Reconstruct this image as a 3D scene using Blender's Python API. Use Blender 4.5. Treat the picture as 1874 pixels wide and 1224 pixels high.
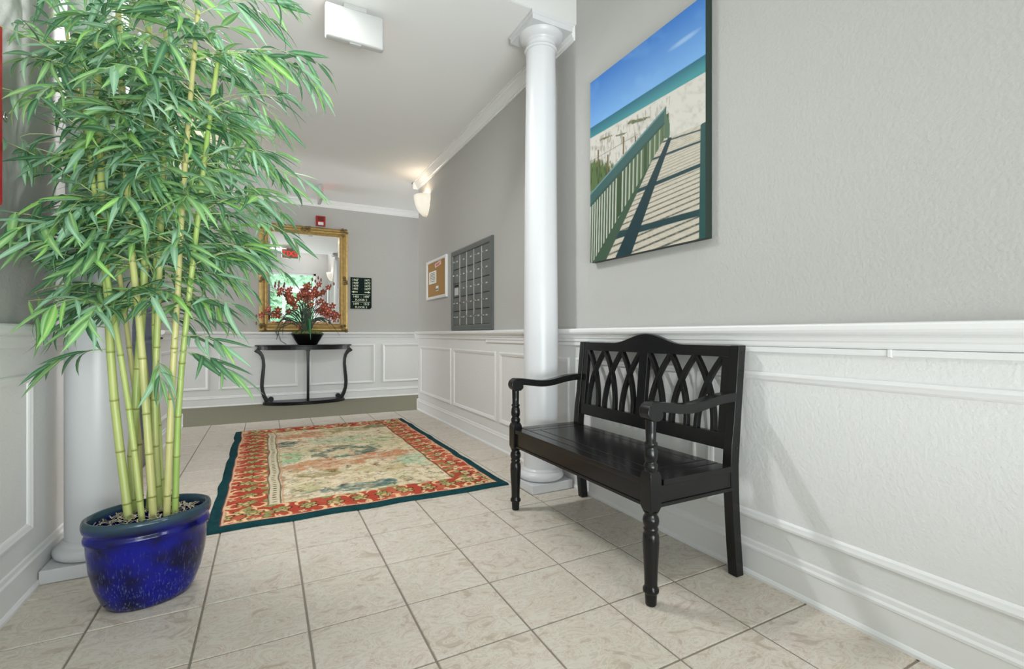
import bpy, bmesh, math, random
import numpy as np
from mathutils import Vector, Matrix

random.seed(7)
rng = np.random.default_rng(7)
scene = bpy.context.scene
for o in list(bpy.data.objects):
    bpy.data.objects.remove(o, do_unlink=True)

# ------------------------------------------------------------------ camera
YAW = 0.4813
cam_d = bpy.data.cameras.new('camera')
cam_d.sensor_width = 36.0
cam_d.lens = 860.0 / 1874.0 * 36.0
cam_d.clip_start = 0.02
cam = bpy.data.objects.new('camera', cam_d)
scene.collection.objects.link(cam)
cam.location = (0, 0, 1.0)
cam.rotation_euler = (math.pi / 2, 0, -YAW)
scene.camera = cam

# ------------------------------------------------------------------ world, lights, exposure
world = bpy.data.worlds.new('world'); scene.world = world
world.use_nodes = True
bg = world.node_tree.nodes['Background']
bg.inputs[0].default_value = (0.80, 0.90, 1.0, 1)
bg.inputs[1].default_value = 4.5
scene.view_settings.view_transform = 'Standard'
scene.view_settings.look = 'None'
scene.view_settings.gamma = 1.0
scene.view_settings.use_curve_mapping = False
scene.view_settings.exposure = 0.12

def area(name, loc, rot, sx, sy, power, col=(1, 1, 1), spread=180):
    l = bpy.data.lights.new(name, 'AREA'); l.shape = 'RECTANGLE'
    l.size = sx; l.size_y = sy; l.energy = power; l.color = col; l.spread = math.radians(spread)
    o = bpy.data.objects.new(name, l); scene.collection.objects.link(o)
    o.location = loc; o.rotation_euler = rot
    return o
area('daylight_entrance', (-.42, -1.40, 1.6), (math.radians(90), 0, math.radians(-6)), .7, 2.6, 10, (0.93, 0.97, 1.0), 110)
area('low_upward_fill', (.48, -1.38, .66), (math.radians(110), 0, 0), 1.9, 1.1, 36, (0.94, 0.975, 1.0), 86)  # added fill, below the mirror's view, aimed up to brighten the corridor ceiling
area('lobby_overhead_fill', (1.15, -.3, 3.87), (0, 0, 0), 1.1, 1.8, 25, (0.985, 0.985, 1.0))  # added fill above the camera zone; no known fixture there
area('corridor_fill', (-.05, 2.93, 3.02), (0, 0, 0), .6, .16, 43, (0.97, 0.985, 1.0))  # added fill just out of view, brightens the middle of the corridor
area('side_fill', (1.782, -.80, 1.75), (math.radians(90), 0, math.radians(90)), .8, 1.5, 30, (0.90, 0.96, 1.0), 150)  # added fill on the right wall, brightens the left wall and column
area('hall_fill_west', (-4.5, 6.9, 1.7), (math.radians(90), 0, math.radians(-90)), 1.3, 2.4, 86, (0.96, 0.98, 1.0))  # added fill at the unseen west end of the hall, no known window
area('hall_fill_east', (5.3, 6.9, 1.7), (math.radians(90), 0, math.radians(90)), 1.3, 2.4, 80, (0.96, 0.98, 1.0))  # east counterpart: added fill lamp, no known window

# ------------------------------------------------------------------ helpers
COL = scene.collection
class MB:
    """collects shapes into one mesh"""
    def __init__(self): self.v = []; self.f = []; self.sm = []
    def add(self, vs, fs, smooth=False):
        b = len(self.v); self.v += [tuple(p) for p in vs]
        for f in fs: self.f.append([i + b for i in f]); self.sm.append(smooth)
        return self
    def box(self, x0, x1, y0, y1, z0, z1):
        vs = [(x, y, z) for z in (z0, z1) for y in (y0, y1) for x in (x0, x1)]
        return self.add(vs, [(0, 2, 3, 1), (4, 5, 7, 6), (0, 1, 5, 4), (2, 6, 7, 3), (0, 4, 6, 2), (1, 3, 7, 5)])
    def obox(self, M, hx, hy, hz):
        vs = [M @ Vector((x * hx, y * hy, z * hz)) for z in (-1, 1) for y in (-1, 1) for x in (-1, 1)]
        return self.add(vs, [(0, 2, 3, 1), (4, 5, 7, 6), (0, 1, 5, 4), (2, 6, 7, 3), (0, 4, 6, 2), (1, 3, 7, 5)])
    def lathe(self, prof, c=(0, 0, 0), n=32, sx=1.0, sy=1.0, rot=0.0, caps=True):
        vs = []; m = len(prof)
        for r, z in prof:
            for k in range(n):
                a = 2 * math.pi * k / n; x = math.cos(a) * r * sx; y = math.sin(a) * r * sy
                vs.append((c[0] + x * math.cos(rot) - y * math.sin(rot), c[1] + x * math.sin(rot) + y * math.cos(rot), c[2] + z))
        fs = [(i * n + k, i * n + (k + 1) % n, (i + 1) * n + (k + 1) % n, (i + 1) * n + k) for i in range(m - 1) for k in range(n)]
        self.add(vs, fs, True)
        if caps:
            self.add(vs[:n], [tuple(range(n - 1, -1, -1))]); self.add(vs[-n:], [tuple(range(n))])
        return self
    def tube(self, pts, rad, n=8, caps=True, flat=None):
        pts = [Vector(p) for p in pts]
        if not hasattr(rad, '__len__'): rad = [rad] * len(pts)
        vs = []; up = None
        for i, p in enumerate(pts):
            t = (pts[min(i + 1, len(pts) - 1)] - pts[max(i - 1, 0)]).normalized()
            if up is None:
                up = Vector((0, 0, 1)) if abs(t.z) < .9 else Vector((1, 0, 0))
            a = (up - t * up.dot(t)).normalized(); b = t.cross(a); up = a
            for k in range(n):
                q = 2 * math.pi * k / n
                vs.append(p + a * math.cos(q) * rad[i] + b * math.sin(q) * rad[i] * (flat or 1))
        m = len(pts)
        self.add(vs, [(i * n + k, i * n + (k + 1) % n, (i + 1) * n + (k + 1) % n, (i + 1) * n + k) for i in range(m - 1) for k in range(n)], True)
        if caps:
            self.add(vs[:n], [tuple(range(n - 1, -1, -1))]); self.add(vs[-n:], [tuple(range(n))])
        return self
    def ribbon(self, pts, nrm, w, t):
        """rectangular bar along pts; nrm = constant direction of its thickness t, w = width across"""
        pts = [Vector(p) for p in pts]; nrm = Vector(nrm).normalized(); vs = []
        W = w if hasattr(w, '__len__') else [w] * len(pts)
        for i, p in enumerate(pts):
            d = (pts[min(i + 1, len(pts) - 1)] - pts[max(i - 1, 0)]).normalized()
            s = d.cross(nrm).normalized()
            for a, b in ((-1, -1), (1, -1), (1, 1), (-1, 1)):
                vs.append(p + s * a * W[i] / 2 + nrm * b * t / 2)
        m = len(pts)
        fs = [(i * 4 + k, i * 4 + (k + 1) % 4, (i + 1) * 4 + (k + 1) % 4, (i + 1) * 4 + k) for i in range(m - 1) for k in range(4)]
        fs += [(3, 2, 1, 0), tuple((m - 1) * 4 + k for k in range(4))]
        return self.add(vs, fs)
    def prism(self, prof, fn, a, b):
        """closed 2-D outline swept from a to b ; fn(p, q, s) -> world point"""
        n = len(prof)
        vs = [fn(p, q, a) for p, q in prof] + [fn(p, q, b) for p, q in prof]
        fs = [(k, (k + 1) % n, n + (k + 1) % n, n + k) for k in range(n)] + [tuple(range(n - 1, -1, -1)), tuple(range(n, 2 * n))]
        return self.add(vs, fs)
    def frame(self, prof, fn, s0, s1, z0, z1, close=False):
        """mitred rectangular frame; prof = (inset, out); fn(s, z, out)"""
        vs = []
        for a, n in prof:
            vs += [fn(s0 + a, z0 + a, n), fn(s1 - a, z0 + a, n), fn(s1 - a, z1 - a, n), fn(s0 + a, z1 - a, n)]
        m = len(prof)
        fs = [(i * 4 + k, i * 4 + (k + 1) % 4, ((i + 1) % m) * 4 + (k + 1) % 4, ((i + 1) % m) * 4 + k) for i in range(m if close else m - 1) for k in range(4)]
        return self.add(vs, fs)
    def build(self, name, mat, parent=None, bevel=0.0, seg=2, smooth=None, origin=None):
        me = bpy.data.meshes.new(name)
        vs = self.v
        if origin is not None: vs = [(x - origin[0], y - origin[1], z - origin[2]) for x, y, z in vs]
        me.from_pydata(vs, [], self.f)
        bm = bmesh.new(); bm.from_mesh(me)
        for i, f in enumerate(bm.faces): f.smooth = self.sm[i] if smooth is None else smooth
        bmesh.ops.recalc_face_normals(bm, faces=bm.faces)
        bm.to_mesh(me); bm.free()
        return link(name, me, mat, parent, bevel, seg, origin)

def link(name, me, mat, parent=None, bevel=0.0, seg=2, origin=None):
    o = bpy.data.objects.new(name, me); COL.objects.link(o)
    for m in (mat if isinstance(mat, (list, tuple)) else [mat]): me.materials.append(m)
    if origin is not None: o.location = origin
    if parent is not None: put(o, parent)
    if bevel:
        b = o.modifiers.new('bevel', 'BEVEL'); b.width = bevel; b.segments = seg; b.limit_method = 'ANGLE'; b.angle_limit = math.radians(40)
        me.polygons.foreach_set('use_smooth', [True] * len(me.polygons))
        w = o.modifiers.new('wn', 'WEIGHTED_NORMAL'); w.keep_sharp = False
    return o

def put(o, parent):
    o.parent = parent
    p = parent; T = Vector((0, 0, 0))
    while p is not None: T += p.location; p = p.parent
    o.location = Vector(o.location) - T      # parents are only ever translated

def thing(name, label, cat, loc=(0, 0, 0), group=None):
    o = bpy.data.objects.new(name, None); COL.objects.link(o); o.location = loc
    o.empty_display_size = .1
    return tag(o, label, cat, group)
def tag(o, label, cat, group=None):
    o['label'] = label; o['category'] = cat
    if group: o['group'] = group
    return o
def struct(o, label=None):
    o['kind'] = 'structure'
    if label: o['label'] = label
    return o

def text(name, s, size, fn, mat, parent, x=0, y=0, align='CENTER', ext=0.0008, bold=0.0):
    c = bpy.data.curves.new('t', 'FONT'); c.body = s; c.size = size; c.align_x = align; c.align_y = 'CENTER'
    c.extrude = ext; c.offset = bold; c.resolution_u = 2
    t = bpy.data.objects.new('t', c); COL.objects.link(t)
    dg = bpy.context.evaluated_depsgraph_get()
    me = bpy.data.meshes.new_from_object(t.evaluated_get(dg))
    bpy.data.objects.remove(t, do_unlink=True); bpy.data.curves.remove(c)
    for v in me.vertices: v.co = fn(v.co.x + x, v.co.y + y, v.co.z)
    me.materials.clear(); me.name = name
    return link(name, me, mat, parent)

# ------------------------------------------------------------------ materials
def mat(name, col, rough=0.5, metal=0.0, spec=0.5, noise=None, bump=None, coat=0.0, emit=None, trans=0.0):
    """noise=(scale, amount, detail) varies the colour; bump=(scale, strength, distance)"""
    m = bpy.data.materials.new(name); m.use_nodes = True
    nt = m.node_tree; b = nt.nodes['Principled BSDF']
    b.inputs['Base Color'].default_value = (*col, 1); b.inputs['Roughness'].default_value = rough
    b.inputs['Metallic'].default_value = metal; b.inputs['Specular IOR Level'].default_value = spec
    b.inputs['Coat Weight'].default_value = coat; b.inputs['Coat Roughness'].default_value = 0.08
    b.inputs['Transmission Weight'].default_value = trans
    if emit: b.inputs['Emission Color'].default_value = (*emit[0], 1); b.inputs['Emission Strength'].default_value = emit[1]
    tc = nt.nodes.new('ShaderNodeTexCoord')
    if noise:
        n = nt.nodes.new('ShaderNodeTexNoise'); n.inputs['Scale'].default_value = noise[0]; n.inputs['Detail'].default_value = noise[2] if len(noise) > 2 else 3
        nt.links.new(tc.outputs['Object'], n.inputs['Vector'])
        mx = nt.nodes.new('ShaderNodeMix'); mx.data_type = 'RGBA'
        k = noise[1]
        mx.inputs[6].default_value = (*[max(0, c * (1 - k)) for c in col], 1); mx.inputs[7].default_value = (*[min(1, c * (1 + k)) for c in col], 1)
        nt.links.new(n.outputs['Fac'], mx.inputs[0]); nt.links.new(mx.outputs[2], b.inputs['Base Color'])
    if bump:
        n2 = nt.nodes.new('ShaderNodeTexNoise'); n2.inputs['Scale'].default_value = bump[0]; n2.inputs['Detail'].default_value = 2
        nt.links.new(tc.outputs['Object'], n2.inputs['Vector'])
        bp = nt.nodes.new('ShaderNodeBump'); bp.inputs['Strength'].default_value = bump[1]; bp.inputs['Distance'].default_value = bump[2]
        nt.links.new(n2.outputs['Fac'], bp.inputs['Height']); nt.links.new(bp.outputs['Normal'], b.inputs['Normal'])
    return m

M = {}
M['wall'] = mat('grey_wall_paint', (.470, .464, .444), .6, bump=(85, .32, .005))
M['ceiling'] = mat('ceiling_paint', (.82, .82, .81), .7, bump=(110, .12, .003))
M['wainscot'] = mat('white_wainscot_paint', (.78, .78, .77), .45, bump=(85, .32, .005))
M['white'] = mat('white_trim_paint', (.82, .82, .815), .35)
M['column'] = mat('white_column_paint', (.64, .645, .66), .34)
M['beam'] = mat('off_white_beam_paint', (.66, .66, .65), .5)
M['grout'] = mat('grout', (.25, .215, .175), .9, noise=(30, .25))
M['carpet'] = mat('carpet', (.235, .225, .165), .95, spec=.1, noise=(180, .35, 4), bump=(400, .6, .004))
M['black'] = mat('black_lacquer', (.007, .007, .007), .25, spec=.33, noise=(20, .3), coat=.05)
M['black_table'] = mat('black_stained_wood', (.005, .005, .006), .33, spec=.32)
M['navy'] = mat('navy_door_paint', (.045, .065, .13), .4)
M['steel'] = mat('mailbox_metal', (.20, .215, .215), .42, metal=.7, noise=(8, .12))
M['steel_light'] = mat('mailbox_divider', (.72, .74, .74), .3, metal=.6)
M['chrome'] = mat('chrome', (.8, .8, .8), .15, metal=1)
M['dark'] = mat('dark_slot', (.01, .01, .01), .7)
M['cork'] = mat('cork', (.42, .24, .085), .85, noise=(140, .35, 5), bump=(200, .3, .001))
M['paper'] = mat('paper', (.85, .85, .80), .7)
M['paper_pink'] = mat('pink_paper', (.85, .58, .55), .7)
M['ink'] = mat('ink', (.25, .22, .2), .7)
M['ink_red'] = mat('red_ink', (.6, .08, .06), .7)
M['gold'] = mat('antique_gold', (.40, .27, .095), .42, metal=.6, noise=(25, .4, 4), bump=(70, .5, .004))
M['gold_dark'] = mat('dark_gold_leaf', (.20, .135, .05), .5, metal=.5, noise=(40, .5, 4), bump=(60, .8, .006))  # darker, rougher gold for the carved ornaments
M['mirror'] = mat('mirror_glass', (.93, .94, .93), .0, metal=1)
M['sign_green'] = mat('dark_green_sign', (.003, .014, .011), .6, spec=.15)
M['sign_cream'] = mat('cream_lettering', (.72, .78, .60), .6)
M['alarm_red'] = mat('alarm_red', (.36, .012, .012), .3)
M['lens'] = mat('clear_lens', (.75, .75, .72), .15)
M['box_red'] = mat('red_enamel', (.55, .012, .03), .3)
M['plastic'] = mat('white_plastic', (.47, .47, .46), .5)
M['exit_face'] = mat('tan_sign_face', (.45, .36, .20), .5)
M['exit_red'] = mat('lit_red_letters', (.9, .05, .05), .4, emit=((1, .06, .06), .7))
M['shade'] = mat('frosted_glass_shade', (.86, .83, .76), .4, emit=((1, .88, .70), .35))
M['moss'] = mat('moss', (.10, .14, .03), .9, noise=(60, .6), bump=(80, 1, .01))
M['petal'] = mat('russet_petal', (.30, .050, .022), .55, noise=(30, .5))
M['petal2'] = mat('pale_lip', (.75, .32, .18), .5)
M['bud'] = mat('mauve_bud', (.22, .08, .07), .5)
M['blade'] = mat('dark_blade_leaf', (.012, .045, .018), .4, noise=(12, .5))
M['blade2'] = mat('emerald_blade_leaf', (.02, .16, .06), .4)
M['stem'] = mat('dark_stem', (.05, .06, .03), .6)
M['pebble'] = mat('white_pebble', (.78, .78, .76), .5)
M['canvas_edge'] = mat('dark_green_canvas_edge', (.010, .022, .016), .55)
M['twig'] = mat('green_twig', (.42, .50, .22), .6)
M['grass'] = mat('lawn', (.10, .22, .04), .9, noise=(6, .4))
M['hedge'] = mat('hedge_leaves', (.34, .50, .32), .8, noise=(9, .5, 6), bump=(14, 1, .1))
def pane_material():
    m = bpy.data.materials.new('window_glass'); m.use_nodes = True; nt = m.node_tree; nt.nodes.remove(nt.nodes['Principled BSDF'])
    tr = nt.nodes.new('ShaderNodeBsdfTransparent'); tr.inputs[0].default_value = (.93, .97, .95, 1); gl = nt.nodes.new('ShaderNodeBsdfGlossy'); gl.inputs['Roughness'].default_value = 0
    fr = nt.nodes.new('ShaderNodeFresnel'); fr.inputs[0].default_value = 1.45; mx = nt.nodes.new('ShaderNodeMixShader')
    nt.links.new(fr.outputs[0], mx.inputs[0]); nt.links.new(tr.outputs[0], mx.inputs[1]); nt.links.new(gl.outputs[0], mx.inputs[2]); nt.links.new(mx.outputs[0], nt.nodes['Material Output'].inputs['Surface'])
    return m
M['glass'] = pane_material()
M['aluminium'] = mat('white_door_frame', (.75, .75, .74), .4)

def tile_material():
    m = bpy.data.materials.new('cream_marbled_tile'); m.use_nodes = True; nt = m.node_tree; b = nt.nodes['Principled BSDF']
    N = nt.nodes.new; L = nt.links.new
    tc = N('ShaderNodeTexCoord'); oi = N('ShaderNodeObjectInfo')
    sc = N('ShaderNodeVectorMath'); sc.operation = 'SCALE'; sc.inputs['Scale'].default_value = 3.7; L(oi.outputs['Location'], sc.inputs[0])
    ad = N('ShaderNodeVectorMath'); ad.operation = 'ADD'; L(tc.outputs['Object'], ad.inputs[0]); L(sc.outputs[0], ad.inputs[1])
    mp = N('ShaderNodeMapping'); mp.inputs['Scale'].default_value = (1, 1.5, 1); mp.inputs['Rotation'].default_value = (0, 0, .5); L(ad.outputs[0], mp.inputs['Vector'])
    n1 = N('ShaderNodeTexNoise'); n1.inputs['Scale'].default_value = 8.5; n1.inputs['Detail'].default_value = 8; n1.inputs['Roughness'].default_value = .60; n1.inputs['Distortion'].default_value = 2.2
    L(mp.outputs[0], n1.inputs['Vector'])
    r1 = N('ShaderNodeValToRGB'); e = r1.color_ramp.elements
    e[0].position = .28; e[0].color = (.45, .375, .30, 1); e[1].position = .75; e[1].color = (.62, .575, .505, 1)
    for p, c in ((.40, (.53, .46, .385)), (.455, (.68, .61, .535)), (.475, (.54, .455, .385)), (.51, (.625, .575, .50)), (.585, (.66, .61, .54)), (.60, (.55, .49, .415))):
        q = e.new(p); q.color = (*c, 1)
    L(n1.outputs['Fac'], r1.inputs[0])
    n2 = N('ShaderNodeTexNoise'); n2.inputs['Scale'].default_value = 2.2; L(mp.outputs[0], n2.inputs['Vector'])
    mx = N('ShaderNodeMix'); mx.data_type = 'RGBA'; mx.blend_type = 'MULTIPLY'; mx.inputs[0].default_value = .55
    r2 = N('ShaderNodeValToRGB'); r2.color_ramp.elements[0].position = .35; r2.color_ramp.elements[0].color = (.92, .93, .88, 1)
    r2.color_ramp.elements[1].position = .65; r2.color_ramp.elements[1].color = (1, 1, 1, 1)
    L(n2.outputs['Fac'], r2.inputs[0]); L(r1.outputs[0], mx.inputs[6]); L(r2.outputs[0], mx.inputs[7]); L(mx.outputs[2], b.inputs['Base Color'])
    bp = N('ShaderNodeBump'); bp.inputs['Strength'].default_value = .18; bp.inputs['Distance'].default_value = .003; L(n1.outputs['Fac'], bp.inputs['Height']); L(bp.outputs[0], b.inputs['Normal'])
    b.inputs['Roughness'].default_value = .38; b.inputs['Specular IOR Level'].default_value = .35
    return m
M['tile'] = tile_material()

def attr_material(name, attr='Col', rough=.6, bump=None, spec=.4):
    m = bpy.data.materials.new(name); m.use_nodes = True; nt = m.node_tree; b = nt.nodes['Principled BSDF']
    a = nt.nodes.new('ShaderNodeAttribute'); a.attribute_name = attr
    nt.links.new(a.outputs['Color'], b.inputs['Base Color']); b.inputs['Roughness'].default_value = rough; b.inputs['Specular IOR Level'].default_value = spec
    if bump:
        tc = nt.nodes.new('ShaderNodeTexCoord'); n = nt.nodes.new('ShaderNodeTexNoise'); n.inputs['Scale'].default_value = bump[0]
        nt.links.new(tc.outputs['Object'], n.inputs['Vector']); bp = nt.nodes.new('ShaderNodeBump'); bp.inputs['Strength'].default_value = bump[1]; bp.inputs['Distance'].default_value = bump[2]
        nt.links.new(n.outputs['Fac'], bp.inputs['Height']); nt.links.new(bp.outputs[0], b.inputs['Normal'])
    return m

def pot_material():
    m = bpy.data.materials.new('cobalt_glaze'); m.use_nodes = True; nt = m.node_tree; b = nt.nodes['Principled BSDF']; N = nt.nodes.new; L = nt.links.new
    tc = N('ShaderNodeTexCoord'); mp = N('ShaderNodeMapping'); mp.inputs['Scale'].default_value = (190, 190, 34); L(tc.outputs['Object'], mp.inputs['Vector'])
    n = N('ShaderNodeTexNoise'); n.inputs['Scale'].default_value = 1; n.inputs['Detail'].default_value = 3; L(mp.outputs[0], n.inputs['Vector'])
    r = N('ShaderNodeValToRGB'); e = r.color_ramp.elements; e[0].position = .56; e[0].color = (0, 0, 0, 1); e[1].position = .74; e[1].color = (1, 1, 1, 1); L(n.outputs['Fac'], r.inputs[0])
    sx = N('ShaderNodeSeparateXYZ'); L(tc.outputs['Object'], sx.inputs[0])
    mr = N('ShaderNodeMapRange'); mr.inputs['From Min'].default_value = .26; mr.inputs['From Max'].default_value = .03; L(sx.outputs['Z'], mr.inputs['Value'])
    mu = N('ShaderNodeMath'); mu.operation = 'MULTIPLY'; L(r.outputs[0], mu.inputs[0]); L(mr.outputs[0], mu.inputs[1])
    n2 = N('ShaderNodeTexNoise'); n2.inputs['Scale'].default_value = 9; L(tc.outputs['Object'], n2.inputs['Vector'])
    r2 = N('ShaderNodeValToRGB'); e = r2.color_ramp.elements; e[0].position = .38; e[0].color = (.003, .003, .045, 1); e[1].position = .62; e[1].color = (.003, .006, .25, 1); L(n2.outputs['Fac'], r2.inputs[0])
    mx = N('ShaderNodeMix'); mx.data_type = 'RGBA'; mx.inputs[7].default_value = (.13, .19, .34, 1); L(mu.outputs[0], mx.inputs[0]); L(r2.outputs[0], mx.inputs[6])
    # the glaze thins to a slate green on the rim
    rm = N('ShaderNodeMapRange'); rm.inputs['From Min'].default_value = .292; rm.inputs['From Max'].default_value = .322; L(sx.outputs['Z'], rm.inputs['Value'])
    mx2 = N('ShaderNodeMix'); mx2.data_type = 'RGBA'; mx2.inputs[7].default_value = (.03, .062, .085, 1); L(rm.outputs[0], mx2.inputs[0]); L(mx.outputs[2], mx2.inputs[6])
    L(mx2.outputs[2], b.inputs['Base Color'])
    b.inputs['Roughness'].default_value = .14; b.inputs['Specular IOR Level'].default_value = .35; b.inputs['Coat Weight'].default_value = .1
    return m
M['pot'] = pot_material()

def leaf_material(name, c1, c2, rib):
    m = bpy.data.materials.new(name); m.use_nodes = True; nt = m.node_tree; b = nt.nodes['Principled BSDF']; N = nt.nodes.new; L = nt.links.new
    a = N('ShaderNodeAttribute'); a.attribute_name = 'rib'
    tc = N('ShaderNodeTexCoord'); n = N('ShaderNodeTexNoise'); n.inputs['Scale'].default_value = 3.0; L(tc.outputs['Object'], n.inputs['Vector'])
    mx = N('ShaderNodeMix'); mx.data_type = 'RGBA'; mx.inputs[6].default_value = (*c1, 1); mx.inputs[7].default_value = (*c2, 1); L(n.outputs['Fac'], mx.inputs[0])
    m2 = N('ShaderNodeMix'); m2.data_type = 'RGBA'; m2.inputs[7].default_value = (*rib, 1); L(mx.outputs[2], m2.inputs[6])
    pw = N('ShaderNodeMath'); pw.operation = 'POWER'; pw.inputs[1].default_value = 2.5; L(a.outputs['Fac'], pw.inputs[0]); L(pw.outputs[0], m2.inputs[0])
    L(m2.outputs[2], b.inputs['Base Color']); b.inputs['Roughness'].default_value = .55; b.inputs['Specular IOR Level'].default_value = .3
    tr = N('ShaderNodeBsdfTranslucent'); L(m2.outputs[2], tr.inputs['Color'])
    ms = N('ShaderNodeMixShader'); ms.inputs[0].default_value = .28
    out = nt.nodes['Material Output']; L(b.outputs[0], ms.inputs[1]); L(tr.outputs[0], ms.inputs[2]); L(ms.outputs[0], out.inputs['Surface'])
    return m
LEAFM = [leaf_material('blue_green_leaf', (.14, .36, .21), (.28, .50, .32), (.44, .62, .42)),
         leaf_material('mid_green_leaf', (.12, .33, .11), (.23, .47, .17), (.44, .62, .30)),
         leaf_material('dark_green_leaf', (.035, .13, .065), (.08, .22, .11), (.20, .37, .18)),
         leaf_material('bright_green_leaf', (.14, .44, .07), (.27, .56, .13), (.48, .68, .28))]

def cane_material():
    m = bpy.data.materials.new('bamboo_cane'); m.use_nodes = True; nt = m.node_tree; b = nt.nodes['Principled BSDF']; N = nt.nodes.new; L = nt.links.new
    a = N('ShaderNodeAttribute'); a.attribute_name = 'node'
    oi = N('ShaderNodeObjectInfo'); tc = N('ShaderNodeTexCoord'); n = N('ShaderNodeTexNoise'); n.inputs['Scale'].default_value = 5; n.inputs['Detail'].default_value = 4; L(tc.outputs['Object'], n.inputs['Vector'])
    ad = N('ShaderNodeMath'); ad.operation = 'ADD'; L(n.outputs['Fac'], ad.inputs[0]); L(oi.outputs['Random'], ad.inputs[1])
    hf = N('ShaderNodeMath'); hf.operation = 'MULTIPLY'; hf.inputs[1].default_value = .62; L(ad.outputs[0], hf.inputs[0])
    r = N('ShaderNodeValToRGB'); e = r.color_ramp.elements; e[0].position = .2; e[0].color = (.20, .42, .06, 1); e[1].position = .85; e[1].color = (.52, .50, .20, 1)
    q = e.new(.5); q.color = (.40, .50, .15, 1); L(hf.outputs[0], r.inputs[0])
    mx = N('ShaderNodeMix'); mx.data_type = 'RGBA'; mx.inputs[7].default_value = (.26, .27, .07, 1); L(a.outputs['Fac'], mx.inputs[0]); L(r.outputs[0], mx.inputs[6]); L(mx.outputs[2], b.inputs['Base Color'])
    b.inputs['Roughness'].default_value = .38
    return m
M['cane'] = cane_material()

# ------------------------------------------------------------------ dimensions (metres)
XL, XR = -0.822, 1.797          # side walls
YF, YE, YB = -1.50, 6.13, 7.65  # entrance wall, end of the side walls, back wall of the cross hall
ZC, ZH = 3.025, 3.90             # ceilings
right = lambda s, z, n: (XR - n, s, z)
left = lambda s, z, n: (XL + n, s, z)
back = lambda s, z, n: (s, YB - n, z)

# ------------------------------------------------------------------ floor, tiles, carpet
fl = struct(MB().box(XL - .1, XR + .1, YF - .1, YE, -.06, -.0035).build('floor', M['grout']), 'cream marbled ceramic tile floor with brown grout')
PX, PY, OX, OY, G = .33445, .3402, -.5414, 1.7234, .0035
tile_cache = {}
for i in range(-2, 9):
    for j in range(-11, 15):
        x0, x1 = OX + i * PX + G, OX + (i + 1) * PX - G
        y0, y1 = OY + j * PY + G, OY + (j + 1) * PY - G
        x0, x1 = max(x0, XL - .008), min(x1, XR + .008); y0, y1 = max(y0, YF - .05), min(y1, YE - .004)
        if x1 - x0 < .01 or y1 - y0 < .01: continue
        key = (round(x1 - x0, 4), round(y1 - y0, 4)); c = ((x0 + x1) / 2, (y0 + y1) / 2, 0)
        if key not in tile_cache:
            hx, hy = (x1 - x0) / 2, (y1 - y0) / 2; b = .0022
            mb = MB(); vs = []
            for dx, z in ((0, -.008), (0, -b), (b, 0)):
                vs += [(-hx + dx, -hy + dx, z), (hx - dx, -hy + dx, z), (hx - dx, hy - dx, z), (-hx + dx, hy - dx, z)]
            mb.add(vs, [(0, 1, 5, 4), (1, 2, 6, 5), (2, 3, 7, 6), (3, 0, 4, 7), (4, 5, 9, 8), (5, 6, 10, 9), (6, 7, 11, 10), (7, 4, 8, 11), (8, 9, 10, 11)])
            o = mb.build('tile', M['tile'], fl); tile_cache[key] = o.data
        else:
            o = bpy.data.objects.new('tile', tile_cache[key]); COL.objects.link(o); o.parent = fl
        o.location = c
struct(MB().box(-4.6, 5.4, YE, YB + .02, -.06, .002).build('floor_hall', M['carpet']), 'olive grey carpet strip of the cross hallway')

# ------------------------------------------------------------------ walls and ceilings
wr = struct(MB().box(XR, XR + .15, YF - .15, YE, 0, ZH).box(XR + .15, 5.4, YE - .15, YE, 0, ZC).build('wall_right', M['wall']), 'grey right wall with white wainscot')
wl = struct(MB().box(XL - .15, XL, YF - .15, YE, 0, ZH).box(-4.6, XL - .15, YE - .15, YE, 0, ZC).build('wall_left', M['wall']), 'grey left wall behind the bamboo')
wb = struct(MB().box(-4.6, 5.4, YB, YB + .15, 0, ZC).build('wall_back', M['wall']), 'grey back wall with the gilt mirror')
struct(MB().box(-4.75, -4.6, YE - .15, YB + .15, 0, ZC).build('wall_hall_west', M['wall']))
struct(MB().box(5.4, 5.55, YE - .15, YB + .15, 0, ZC).build('wall_hall_east', M['wall']))
DX0, DX1, DZ = -.50, 1.45, 3.0      # entrance opening
struct(MB().box(XL, DX0, YF - .15, YF, 0, ZH).box(DX1, XR, YF - .15, YF, 0, ZH).box(DX0, DX1, YF - .15, YF, DZ, ZH).build('wall_front', M['wall']))
struct(MB().box(XL, XR, 2.535, YE, ZC, ZC + .1).box(-4.6, 5.4, YE, YB, ZC, ZC + .1).build('ceiling', M['ceiling']), 'pale grey flat ceiling beyond the columns')
struct(MB().box(XL, XR, YF, 2.54, ZH, ZH + .1).build('ceiling_lobby', M['ceiling']))
struct(MB().box(XL, XR, 2.531, 2.835, ZC + .002, ZH).build('beam', M['beam']), 'white header beam carried by the two columns')

# wainscot boards
wain_r = MB().box(XR - .004, XR, YF, YE, 0, 1.0).box(XR - .004, 5.4, YE, YE + .004, 0, 1.0).build('wainscot', M['wainscot'], wr)
DY0, DY1 = 3.93, 4.86               # side door
wain_l = MB().box(XL, XL + .004, YF, DY0 - .09, 0, 1.0).box(XL, XL + .004, DY1 + .09, YE, 0, 1.0).build('wainscot', M['wainscot'], wl)
wain_b = MB().box(-4.6, 5.4, YB - .004, YB, 0, 1.0).build('wainscot', M['wainscot'], wb)

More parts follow.
